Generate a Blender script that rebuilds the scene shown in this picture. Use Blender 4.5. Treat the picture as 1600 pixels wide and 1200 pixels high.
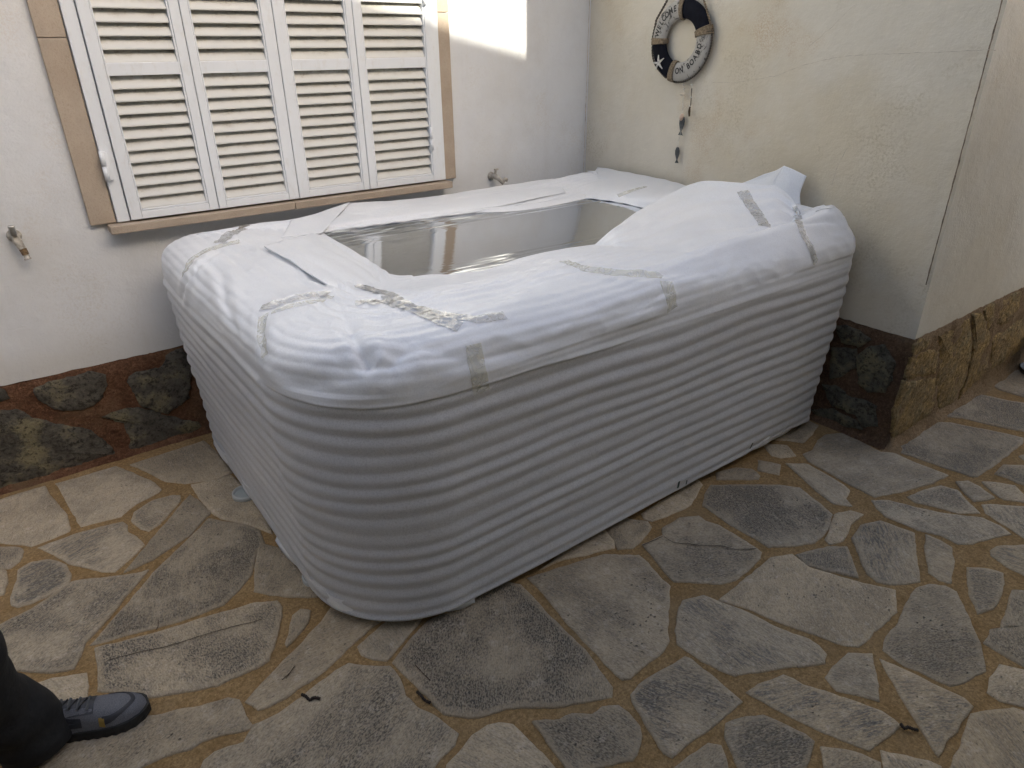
import bpy, bmesh, math, random
import numpy as np
from mathutils import Vector, Matrix, noise
from mathutils.bvhtree import BVHTree
random.seed(7)
PI = math.pi
S = bpy.context.scene
for o in list(bpy.data.objects): bpy.data.objects.remove(o)
C = S.collection

# ---------------------------------------------------------------- camera, world, sun, exposure
# camera pose solved from the wall and floor lines: X along the shuttered wall, Y into it, Z up
CR = ((0.80178956, -0.5975051, -0.01100739), (-0.27189846, -0.34833333, -0.8970703), (0.53216983, 0.72225449, -0.44175074))
CF = 1060.4
CP = Vector((-2.849, -3.105, 1.6))
cam = bpy.data.cameras.new('camera'); cam.sensor_width = 36; cam.lens = CF / 1600 * 36
cam.clip_start = .05; cam.clip_end = 400
co = bpy.data.objects.new('camera', cam); C.objects.link(co)
r, d, f = [Vector(x) for x in CR]
M = Matrix((( r.x, -d.x, -f.x), (r.y, -d.y, -f.y), (r.z, -d.z, -f.z))).to_4x4()
M.translation = CP; co.matrix_world = M; S.camera = co

SUN_AZ = Vector((.2147, -.9767)); SUN_EL = math.radians(32)
w = bpy.data.worlds.new('World'); S.world = w; w.use_nodes = True
wn = w.node_tree; bg = wn.nodes['Background']
sky = wn.nodes.new('ShaderNodeTexSky'); sky.sky_type = 'NISHITA'; sky.sun_disc = False
sky.sun_elevation = SUN_EL; sky.sun_rotation = math.atan2(SUN_AZ.x, SUN_AZ.y)
sky.air_density = 1.0; sky.dust_density = 5.0; sky.ozone_density = 0.3
wn.links.new(sky.outputs[0], bg.inputs[0]); bg.inputs[1].default_value = 0.12
sl = bpy.data.lights.new('sun', 'SUN'); sl.energy = 3.6; sl.angle = math.radians(.53); sl.color = (1, .95, .82)
so = bpy.data.objects.new('sun', sl); C.objects.link(so)
sd = Vector((SUN_AZ.x * math.cos(SUN_EL), SUN_AZ.y * math.cos(SUN_EL), math.sin(SUN_EL)))
so.rotation_euler = sd.to_track_quat('Z', 'Y').to_euler(); so.location = (2, -8, 8)
S.view_settings.view_transform = 'Standard'; S.view_settings.look = 'None'
S.view_settings.exposure = 1.4; S.view_settings.gamma = 1; S.view_settings.use_curve_mapping = False
S.cycles.max_bounces = 8; S.cycles.transparent_max_bounces = 12

# ---------------------------------------------------------------- helpers
def ray(u, v):
    c = (u - 800, v - 600, CF)
    return Vector([sum(CR[k][i] * c[k] for k in range(3)) for i in range(3)])
def at(u, v, axis, val):          # point of the photograph on the plane axis = val
    g = ray(u, v); t = (val - CP[axis]) / g[axis]
    return CP + g * t
def proj(p):
    q = Vector(p) - CP
    c = [sum(CR[k][i] * q[i] for i in range(3)) for k in range(3)]
    return (c[0] / c[2] * CF + 800, c[1] / c[2] * CF + 600, c[2])
def sm(a, b, x):
    t = max(0., min(1., (x - a) / (b - a))); return t * t * (3 - 2 * t)

def mesh_obj(name, verts, faces, m, parent=None, smooth=False, mats=None, fm=None):
    me = bpy.data.meshes.new(name); me.from_pydata([tuple(v) for v in verts], [], faces); me.update()
    if smooth:
        me.polygons.foreach_set('use_smooth', [True] * len(me.polygons))
    for mm in (mats or [m]): me.materials.append(mm)
    if fm: me.polygons.foreach_set('material_index', fm)
    o = bpy.data.objects.new(name, me); C.objects.link(o)
    if parent is not None: o.parent = parent
    return o
class MB:
    def __init__(s): s.v = []; s.f = []
    def add(s, vs, fs):
        n = len(s.v); s.v += [Vector(v) for v in vs]; s.f += [tuple(i + n for i in f) for f in fs]; return s
    def box(s, a, b, bev=0, rot=None, c=None):
        x0, y0, z0 = a; x1, y1, z1 = b
        bm = bmesh.new(); bmesh.ops.create_cube(bm, size=1)
        for v in bm.verts: v.co = Vector(((x0 + x1) / 2 + v.co.x * (x1 - x0), (y0 + y1) / 2 + v.co.y * (y1 - y0), (z0 + z1) / 2 + v.co.z * (z1 - z0)))
        if bev: bmesh.ops.bevel(bm, geom=bm.edges[:], offset=bev, segments=2, affect='EDGES', profile=.5)
        bm.verts.index_update()
        vs = [v.co.copy() for v in bm.verts]; fs = [[v.index for v in f.verts] for f in bm.faces]; bm.free()
        if rot: cc = Vector(c); vs = [cc + rot @ (v - cc) for v in vs]
        return s.add(vs, fs)
    def tube(s, pts, rad, n=8, cap=True):
        pts = [Vector(p) for p in pts]; rs = rad if isinstance(rad, (list, tuple)) else [rad] * len(pts)
        vs = []; up = Vector((.31, .52, .79))
        for i, p in enumerate(pts):
            t = (pts[min(i + 1, len(pts) - 1)] - pts[max(i - 1, 0)]).normalized()
            a = t.cross(up).normalized(); b = t.cross(a)
            vs += [p + (a * math.cos(2 * PI * k / n) + b * math.sin(2 * PI * k / n)) * rs[i] for k in range(n)]
        fs = [[i * n + k, i * n + (k + 1) % n, (i + 1) * n + (k + 1) % n, (i + 1) * n + k] for i in range(len(pts) - 1) for k in range(n)]
        if cap: fs += [list(range(n))[::-1], [(len(pts) - 1) * n + k for k in range(n)]]
        return s.add(vs, fs)
    def lathe(s, prof, n=24, c=(0, 0, 0), rot=None):
        vs = []; cc = Vector(c)
        for (rr, z) in prof:
            for k in range(n):
                p = Vector((rr * math.cos(2 * PI * k / n), rr * math.sin(2 * PI * k / n), z))
                vs.append(cc + (rot @ p if rot else p))
        fs = [[i * n + k, i * n + (k + 1) % n, (i + 1) * n + (k + 1) % n, (i + 1) * n + k] for i in range(len(prof) - 1) for k in range(n)]
        return s.add(vs, fs)
    def build(s, name, m, parent=None, smooth=False): return mesh_obj(name, s.v, s.f, m, parent, smooth)
def tag(o, label=None, cat=None, group=None, kind=None):
    if label: o['label'] = label
    if cat: o['category'] = cat
    if group: o['group'] = group
    if kind: o['kind'] = kind
    return o
def empty(name, loc=(0, 0, 0), label=None, cat=None, group=None):
    o = bpy.data.objects.new(name, None); C.objects.link(o); o.location = (0, 0, 0)
    o.empty_display_size = .1
    return tag(o, label, cat, group)

# ---------------------------------------------------------------- materials
class N:
    def __init__(s, name):
        s.m = bpy.data.materials.new(name); s.m.use_nodes = True; s.t = s.m.node_tree
        s.b = s.t.nodes['Principled BSDF']; s.out = s.t.nodes['Material Output']
        s.tc = s.t.nodes.new('ShaderNodeTexCoord'); s.co = s.tc.outputs['Object']
    def n(s, t, **k):
        x = s.t.nodes.new(t)
        for a, b in k.items(): setattr(x, a, b)
        return x
    def l(s, a, b): s.t.links.new(a, b)
    def put(s, sock, v):
        if hasattr(v, 'is_linked') or hasattr(v, 'links'): s.l(v, sock)
        else: sock.default_value = v
    def mapping(s, scale=(1, 1, 1), rot=(0, 0, 0), co=None, loc=(0, 0, 0)):
        x = s.n('ShaderNodeMapping'); s.l(co or s.co, x.inputs[0])
        s.put(x.inputs[1], loc); s.put(x.inputs[2], rot); s.put(x.inputs[3], scale); return x.outputs[0]
    def noise(s, scale, detail=4, rough=.55, co=None, dist=0):
        x = s.n('ShaderNodeTexNoise'); s.l(co or s.co, x.inputs['Vector']); x.inputs['Scale'].default_value = scale
        x.inputs['Detail'].default_value = detail; x.inputs['Roughness'].default_value = rough; x.inputs['Distortion'].default_value = dist
        return x.outputs[0]
    def voro(s, scale, co=None, feat='F1'):
        x = s.n('ShaderNodeTexVoronoi', feature=feat); s.l(co or s.co, x.inputs['Vector']); x.inputs['Scale'].default_value = scale
        return x.outputs[0]
    def ramp(s, v, a, b):
        x = s.n('ShaderNodeMapRange', interpolation_type='SMOOTHSTEP'); s.put(x.inputs[0], v)
        x.inputs[1].default_value = a; x.inputs[2].default_value = b; return x.outputs[0]
    def mth(s, op, a, b=0.):
        x = s.n('ShaderNodeMath', operation=op); s.put(x.inputs[0], a); s.put(x.inputs[1], b); return x.outputs[0]
    def mix(s, fac, a, b, mode='MIX'):
        x = s.n('ShaderNodeMix', data_type='RGBA', blend_type=mode); s.put(x.inputs[0], fac)
        for i, v in ((6, a), (7, b)):
            if isinstance(v, tuple): v = (*v, 1) if len(v) == 3 else v
            s.put(x.inputs[i], v)
        return x.outputs[2]
    def col(s, v):
        s.put(s.b.inputs['Base Color'], (*v, 1) if isinstance(v, tuple) and len(v) == 3 else v); return s
    def bump(s, h, dist=.01, strength=1., nrm=None):
        x = s.n('ShaderNodeBump'); s.l(h, x.inputs['Height']); x.inputs['Distance'].default_value = dist; x.inputs['Strength'].default_value = strength
        if nrm is not None: s.l(nrm, x.inputs['Normal'])
        s.l(x.outputs[0], s.b.inputs['Normal']); return x.outputs[0]
    def rough(s, v): s.put(s.b.inputs['Roughness'], v); return s
    def spec(s, v): s.b.inputs['Specular IOR Level'].default_value = v; return s

def simple(name, c, rough=.6, metal=0, var=.15, sc=30, bump=.0):
    a = N(name); k = a.noise(sc, 4)
    a.col(a.mix(a.ramp(k, .3, .7), tuple(x * (1 - var) for x in c), tuple(min(1, x * (1 + var)) for x in c))).rough(rough)
    a.b.inputs['Metallic'].default_value = metal
    if bump: a.bump(k, bump)
    return a.m

def wall_mat(name, base, dirt, yellow, mould):
    a = N(name)
    big = a.noise(1.3, 5, .6); mid = a.noise(6, 6, .65); fine = a.noise(95, 4, .7); spk = a.noise(170, 2, .6)
    c = a.mix(a.ramp(mid, .35, .75), base, tuple(x * .93 for x in base))
    if yellow:
        m = a.mth('MULTIPLY', a.ramp(big, .42, .66), yellow)
        c = a.mix(m, c, (.60, .51, .35))
    if mould:
        m2 = a.noise(2.3, 5, .7, co=a.mapping(loc=(3.1, 7.7, 1.2)))
        mm = a.mth('MULTIPLY', a.ramp(m2, .5, .68), a.ramp(fine, .46, .62))
        c = a.mix(a.mth('MULTIPLY', mm, mould), c, (.43, .36, .23))
        m3 = a.noise(2.9, 5, .6, co=a.mapping(loc=(9.1, 2.7, 5.2)))
        mm = a.mth('MULTIPLY', a.ramp(m3, .55, .72), a.ramp(spk, .4, .6))
        c = a.mix(a.mth('MULTIPLY', mm, mould), c, (.50, .34, .18))
    st = a.noise(1.0, 5, .6, co=a.mapping(scale=(9, 9, .7)))
    c = a.mix(a.mth('MULTIPLY', a.ramp(st, .55, .8), .18), c, dirt)
    # splash dirt: a grubby band close to the plinth, with an uneven edge
    sep = a.n('ShaderNodeSeparateXYZ'); a.l(a.co, sep.inputs[0])
    low = a.mth('ADD', sep.outputs[2], a.mth('MULTIPLY', mid, .25))
    lowm = a.ramp(low, .74, .58)
    c = a.mix(a.mth('MULTIPLY', lowm, .35), c, dirt)
    ch = a.ramp(a.voro(34), .10, .04)
    c = a.mix(a.mth('MULTIPLY', a.mth('MULTIPLY', ch, a.ramp(fine, .55, .62)), a.ramp(low, .9, .6)), c, (.22, .13, .08))
    a.col(c).rough(.85).spec(.25)
    h = a.mth('ADD', a.mth('MULTIPLY', mid, .8), a.mth('MULTIPLY', a.noise(24, 6, .65, co=a.mapping(scale=(1, 1, 1.6))), .45))
    a.bump(a.mth('ADD', h, a.mth('MULTIPLY', a.noise(110, 3), .16)), .006)
    return a.m
M_wallA = wall_mat('white_painted_render', (.69, .705, .72), (.49, .46, .40), .12, .18)
M_wallB = wall_mat('mildewed_cream_render', (.70, .645, .535), (.48, .41, .29), .55, .5)
M_wallC = wall_mat('warm_cream_render', (.72, .685, .60), (.55, .48, .36), .3, .25)

def mortar_mat(name, c1, c2, sc=1.):
    a = N(name); k = a.noise(9, 6, .6); g = a.noise(240, 3, .6); s_ = a.ramp(a.voro(130), .05, .3)
    c = a.mix(a.ramp(k, .3, .7), c1, c2)
    c = a.mix(a.mth('MULTIPLY', a.ramp(g, .3, .75), .55), c, tuple(x * .55 for x in c1))
    gr = a.noise(95, 4, .8); c = a.mix(a.mth('MULTIPLY', a.ramp(gr, .50, .62), .55), c, tuple(x * .45 for x in c1)); c = a.mix(a.mth('MULTIPLY', a.ramp(gr, .46, .36), .4), c, tuple(min(1, x * 1.5) for x in c2))
    wear = a.noise(13, 5, .75, co=a.mapping(loc=(4, 9, 2))); c = a.mix(a.mth('MULTIPLY', a.ramp(wear, .52, .68), .6), c, tuple(x * .6 for x in c1)); k = a.mth('ADD', k, a.mth('MULTIPLY', gr, .4))
    c = a.mix(a.mth('MULTIPLY', a.ramp(a.noise(3.1, 4), .5, .75), .5), c, (.25, .18, .10))
    a.col(c).rough(.95).spec(.15)
    a.bump(a.mth('ADD', a.mth('ADD', a.mth('MULTIPLY', k, 1.2), a.mth('MULTIPLY', a.noise(34, 6, .7, dist=.8), .5 * (sc > 1))), a.mth('MULTIPLY', g, .25)), .006 * sc)
    return a.m
M_mortar = mortar_mat('sandy_pointing', (.31, .195, .085), (.38, .26, .13))
M_redmortar = mortar_mat('red_brown_mortar', (.15, .07, .038), (.27, .145, .085), 4)
M_ochremortar = mortar_mat('ochre_mortar', (.33, .22, .12), (.42, .30, .18), 4)
M_darkmortar = mortar_mat('brown_mortar', (.15, .09, .055), (.25, .16, .10), 4)

def stone_mat():
    a = N('quartzite_paving')
    oi = a.n('ShaderNodeObjectInfo'); rnd = oi.outputs['Random']; sc = a.n('ShaderNodeSeparateColor'); a.l(oi.outputs['Color'], sc.inputs[0])
    R_, G_, B_ = sc.outputs
    cx = a.n('ShaderNodeCombineXYZ'); a.l(a.mth('MULTIPLY', rnd, 91.), cx.inputs[0]); a.l(a.mth('MULTIPLY', rnd, 37.), cx.inputs[1])
    rz = a.n('ShaderNodeCombineXYZ'); a.l(a.mth('MULTIPLY', rnd, 6.28), rz.inputs[2])
    base = a.mapping(rot=rz.outputs[0], loc=cx.outputs[0])
    st = a.n('ShaderNodeMapping'); a.l(base, st.inputs[0]); st.inputs[3].default_value = (1, 5.5, 1)
    st2 = a.n('ShaderNodeMapping'); a.l(base, st2.inputs[0]); st2.inputs[3].default_value = (1, 2.0, 1)
    big = a.noise(4.5, 5, .6, co=base); med = a.noise(17, 6, .65, co=st2.outputs[0]); fn = a.noise(115, 3, .75, co=st2.outputs[0]); sp = a.noise(120, 2, .6, co=st2.outputs[0])
    streak = a.noise(20, 6, .68, co=st.outputs[0], dist=.8)
    light = a.mix(B_, (.52, .41, .265), (.465, .39, .28))
    dark = a.mix(B_, (.35, .27, .17), (.315, .26, .18))
    c = a.mix(a.ramp(big, .3, .7), light, dark)
    c = a.mix(a.mth('MULTIPLY', a.ramp(med, .35, .7), .45), c, a.mix(B_, (.42, .335, .22), (.34, .31, .26)))
    at_ = a.n('ShaderNodeAttribute', attribute_name='rim'); inner = at_.outputs['Fac']
    inn = a.ramp(a.mth('ADD', inner, a.mth('MULTIPLY', a.mth('SUBTRACT', med, .5), 1.3)), .35, .85)
    patch = a.mth('MULTIPLY', a.ramp(big, .38, .60), inn)
    spk = a.mth('MULTIPLY', a.mth('MULTIPLY', a.ramp(sp, .50, .56), a.mth('ADD', a.mth('MULTIPLY', patch, .8), .18)), R_)
    c = a.mix(a.mth('MULTIPLY', a.mth('MULTIPLY', patch, R_), .30), c, (.21, .19, .16))
    c = a.mix(a.mth('MULTIPLY', a.ramp(a.noise(42, 5, .75, co=st2.outputs[0]), .50, .64), .42), c, (.17, .145, .115))
    c = a.mix(a.mth('MULTIPLY', a.ramp(a.noise(30, 5, .75, co=base), .54, .66), .45), c, (.60, .51, .41))
    c = a.mix(spk, c, (.085, .075, .062))
    stk = a.mth('MULTIPLY', a.mth('MULTIPLY', a.ramp(streak, .46, .58), a.mth('ADD', patch, .22)), G_)
    c = a.mix(a.mth('MULTIPLY', stk, .85), c, (.135, .125, .11))
    # pits
    pv = a.voro(46, co=a.mapping(rot=rz.outputs[0], loc=cx.outputs[0], scale=(1, 1.5, 1))); pit = a.mth('MULTIPLY', a.ramp(a.mth('ADD', pv, a.mth('MULTIPLY', a.mth('SUBTRACT', fn, .5), .3)), .22, .12), a.mth('MULTIPLY', a.ramp(a.noise(6, 4, .7, co=base), .53, .60), inn))
    c = a.mix(a.mth('MULTIPLY', pit, .8), c, (.09, .08, .07))
    # sandy grout haze left on the borders
    hz = a.mth('MULTIPLY', a.ramp(a.mth('ADD', inner, a.mth('MULTIPLY', fn, .9)), .85, .2), .6)
    c = a.mix(hz, c, (.47, .385, .28))
    c = a.mix(a.mth('MULTIPLY', a.ramp(fn, .45, .75), .5), c, (.62, .54, .42)); c = a.mix(a.mth('MULTIPLY', a.ramp(fn, .45, .30), .7), c, (.11, .09, .065))
    hs = a.n('ShaderNodeHueSaturation'); a.l(c, hs.inputs['Color']); a.l(a.mth('ADD', a.mth('MULTIPLY', a.mth('FRACT', a.mth('MULTIPLY', rnd, 17.3)), .34), .83), hs.inputs['Value'])
    a.col(hs.outputs[0]).rough(a.mth('ADD', .62, a.mth('MULTIPLY', fn, .3))).spec(.35)
    h = a.mth('ADD', a.mth('MULTIPLY', big, 1.4), a.mth('MULTIPLY', med, .55))
    h = a.mth('ADD', h, a.mth('MULTIPLY', fn, .15)); h = a.mth('SUBTRACT', h, a.mth('MULTIPLY', spk, .25)); h = a.mth('SUBTRACT', h, a.mth('MULTIPLY', pit, .6))
    h = a.mth('ADD', h, a.mth('MULTIPLY', streak, .3))
    a.bump(h, .011)
    return a.m
M_pave = stone_mat()
def rubble_mat(name, c1, c2, c3, pale):
    a = N(name); oi = a.n('ShaderNodeObjectInfo'); cx = a.n('ShaderNodeCombineXYZ'); a.l(a.mth('MULTIPLY', oi.outputs['Random'], 57.), cx.inputs[0])
    co = a.mapping(loc=cx.outputs[0]); k = a.noise(7, 7, .7, co=co); g = a.noise(60, 5, .7, co=co); v = a.noise(24, 6, .75, co=a.mapping(scale=(1, 1, 2), loc=cx.outputs[0]), dist=1.5)
    c = a.mix(a.ramp(k, .32, .66), c1, c2); c = a.mix(a.mth('MULTIPLY', a.ramp(v, .5, .7), .7), c, c3)
    c = a.mix(a.mth('MULTIPLY', a.ramp(a.noise(3.5, 5, .7, co=co), .50, .62), pale), c, (.36, .31, .17))
    c = a.mix(a.mth('MULTIPLY', a.ramp(g, .50, .62), .75), c, tuple(x * .35 for x in c1)); c = a.mix(a.mth('MULTIPLY', a.ramp(g, .46, .36), .5), c, tuple(min(1, x * 1.9) for x in c1))
    a.col(c).rough(.9).spec(.2); a.bump(a.mth('ADD', v, a.mth('ADD', a.mth('MULTIPLY', g, .5), a.mth('MULTIPLY', k, .8))), .028); return a.m
M_rubA = rubble_mat('dark_grey_rubble', (.11, .10, .08), (.20, .18, .145), (.07, .055, .045), .7)
M_rubB = rubble_mat('green_grey_rubble', (.13, .12, .09), (.23, .215, .16), (.07, .06, .045), .7)
M_rubC = rubble_mat('ochre_rubble', (.47, .32, .13), (.34, .25, .14), (.19, .14, .08), .5)

def foam_mat():
    a = N('white_pe_foam'); g = a.noise(230, 3, .75); k = a.noise(14, 5, .6); kk = a.noise(3, 4)
    lay_shade = a.n('ShaderNodeAttribute', attribute_name='layer_shade').outputs['Fac']
    c = a.mix(a.ramp(kk, .3, .7), (.74, .765, .80), (.82, .84, .865)); c = a.mix(a.mth('MULTIPLY', lay_shade, 1.), c, a.mix(kk, (.53, .54, .565), (.60, .605, .62))); c = a.mix(a.mth('MULTIPLY', a.ramp(g, .44, .62), .5), c, a.mix(lay_shade, (.66, .67, .70), (.34, .345, .36)))  # lower sides mixed darker: thin layer plus painted shade
    a.col(c).rough(.34).spec(.6)
    a.b.inputs['Subsurface Weight'].default_value = .25; a.b.inputs['Subsurface Radius'].default_value = (1, 1, 1); a.b.inputs['Subsurface Scale'].default_value = .006
    a.b.inputs['Sheen Weight'].default_value = .15
    a.bump(a.mth('ADD', a.mth('MULTIPLY', g, .10), a.mth('MULTIPLY', k, .55)), .004)
    return a.m
M_foam = foam_mat()
def film_mat(name, tint, k, sc, dist):
    a = N(name); t = a.t; t.nodes.remove(a.b)
    tr = a.n('ShaderNodeBsdfTransparent'); tr.inputs[0].default_value = (*tint, 1)
    gl = a.n('ShaderNodeBsdfAnisotropic'); gl.inputs['Color'].default_value = (.90, .93, .97, 1); gl.inputs['Roughness'].default_value = .02
    fr = a.n('ShaderNodeFresnel'); fr.inputs[0].default_value = 1.75
    bp = a.n('ShaderNodeBump'); bp.inputs['Distance'].default_value = dist
    h = a.noise(sc[0], 4, .6, co=a.mapping(scale=sc[1])); a.l(h, bp.inputs['Height']); a.l(bp.outputs[0], gl.inputs['Normal']); a.l(bp.outputs[0], fr.inputs['Normal'])
    mx = a.n('ShaderNodeMixShader'); a.l(a.mth('MINIMUM', a.mth('MULTIPLY', fr.outputs[0], k), .92), mx.inputs[0]); a.l(tr.outputs[0], mx.inputs[1]); a.l(gl.outputs[0], mx.inputs[2])
    a.l(mx.outputs[0], a.out.inputs[0]); return a.m
M_film = film_mat('clear_stretch_film', (.90, .90, .90), 3.4, (6, (1, 14, 1)), .00022)
def tape_mat(name, c, body, k, dist):
    a = N(name); a.t.nodes.remove(a.b); cr = a.noise(24, 3, .5, dist=2.2)
    tr = a.n('ShaderNodeBsdfTransparent'); df = a.n('ShaderNodeBsdfDiffuse'); df.inputs[0].default_value = (*c, 1)
    gl = a.n('ShaderNodeBsdfAnisotropic'); gl.inputs['Roughness'].default_value = .12
    bp = a.n('ShaderNodeBump'); a.l(cr, bp.inputs['Height']); bp.inputs['Distance'].default_value = dist; a.l(bp.outputs[0], gl.inputs['Normal'])
    fr = a.n('ShaderNodeFresnel'); fr.inputs[0].default_value = 1.6; a.l(bp.outputs[0], fr.inputs['Normal'])
    m1 = a.n('ShaderNodeMixShader'); a.l(a.mth('ADD', body, a.mth('MULTIPLY', a.ramp(cr, .45, .6), .2)), m1.inputs[0]); a.l(tr.outputs[0], m1.inputs[1]); a.l(df.outputs[0], m1.inputs[2])
    m2 = a.n('ShaderNodeMixShader'); a.l(a.mth('MINIMUM', a.mth('MULTIPLY', fr.outputs[0], k), .95), m2.inputs[0]); a.l(m1.outputs[0], m2.inputs[1]); a.l(gl.outputs[0], m2.inputs[2])
    a.l(m2.outputs[0], a.out.inputs[0]); return a.m
M_tape = tape_mat('shiny_packing_tape', (.93, .92, .86), .20, 2.3, .0045)
M_tapey = tape_mat('yellowed_packing_tape', (.93, .91, .78), .26, .5, .002)
M_shell = simple('grey_acrylic', (.26, .27, .285), .12, 0, .06, 4)
M_shelld = simple('dark_grey_acrylic', (.07, .072, .075), .2, 0, .05, 4)
def shutter_mat():
    a = N('white_lacquered_aluminium'); k = a.noise(5, 5, .6); g = a.noise(40, 4, .7, co=a.mapping(scale=(1, 1, .5)))
    c = a.mix(a.mth('MULTIPLY', a.ramp(g, .5, .75), .3), (.76, .79, .82), (.62, .60, .55))
    a.col(c).rough(.35).spec(.5); a.bump(k, .001); return a.m
M_shut = shutter_mat()
def slat_mat():
    a = N('dusty_white_slat'); oi = a.n('ShaderNodeObjectInfo'); cx = a.n('ShaderNodeCombineXYZ'); a.l(a.mth('MULTIPLY', oi.outputs['Random'], 57.), cx.inputs[0])
    co = a.mapping(loc=cx.outputs[0]); k = a.noise(9, 5, .7, co=co); g = a.noise(48, 5, .8, co=a.mapping(loc=cx.outputs[0], scale=(1, 1, 2)))
    at_ = a.n('ShaderNodeAttribute', attribute_name='dust')
    m = a.ramp(a.mth('ADD', a.mth('MULTIPLY', at_.outputs['Fac'], .9), a.mth('MULTIPLY', a.mth('SUBTRACT', k, .5), 1.1)), .25, .95)
    c = a.mix(a.mth('MULTIPLY', m, .9), (.64, .645, .62), (.42, .39, .31))
    c = a.mix(a.mth('MULTIPLY', a.mth('MULTIPLY', a.ramp(g, .52, .62), m), .75), c, (.22, .17, .12))
    a.col(c).rough(.55).spec(.35); a.bump(g, .0008); return a.m
M_slat = slat_mat()
def sand_mat():
    a = N('tan_sandstone_trim'); k = a.noise(6, 5, .6); g = a.noise(190, 3, .7); st = a.noise(5, 4, co=a.mapping(scale=(3, 3, .7)))
    c = a.mix(a.ramp(k, .3, .7), (.40, .325, .25), (.46, .385, .305)); c = a.mix(a.mth('MULTIPLY', a.ramp(g, .5, .75), .4), c, (.27, .20, .14))
    c = a.mix(a.mth('MULTIPLY', a.ramp(st, .5, .75), .4), c, (.36, .30, .24)); a.col(c).rough(.85); a.bump(a.mth('ADD', g, a.mth('MULTIPLY', k, 2)), .002); return a.m
M_sand = sand_mat()
M_gap = simple('dark_gap', (.03, .03, .03), .9)
M_crack = simple('corner_edge_dirt', (.20, .155, .11), .95, 0, .4, 60)  # dirty brown line along the house corner
M_crack2 = simple('faint_hairline_crack', (.50, .44, .35), .95, 0, .3, 60)

# ================================================================= the ground
floor = MB().add([(-60, -60, -.004), (60, -60, -.004), (60, 60, -.004), (-60, 60, -.004)], [(0, 1, 2, 3)]).build('ground', mortar_mat('ground_earth', (.25, .19, .12), (.32, .25, .17)))
tag(floor, kind='structure')
# patio mortar bed: gently uneven sheet between the stones
nx, ny = 150, 110
vs = []; fs = []
for j in range(ny + 1):
    for i in range(nx + 1):
        x = -5.6 + 9.0 * i / nx; y = -6.0 + 6.0 * j / ny
        vs.append((x, y, .002 + .003 * (noise.noise(Vector((x * 2.5, y * 2.5, 0))) + noise.noise(Vector((x * 9, y * 9, 3))) * .5)))
for j in range(ny):
    for i in range(nx): a_ = j * (nx + 1) + i; fs.append((a_, a_ + 1, a_ + nx + 2, a_ + nx + 1))
patio = mesh_obj('patio', vs, fs, M_mortar, None, True); tag(patio, kind='structure')

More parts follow.
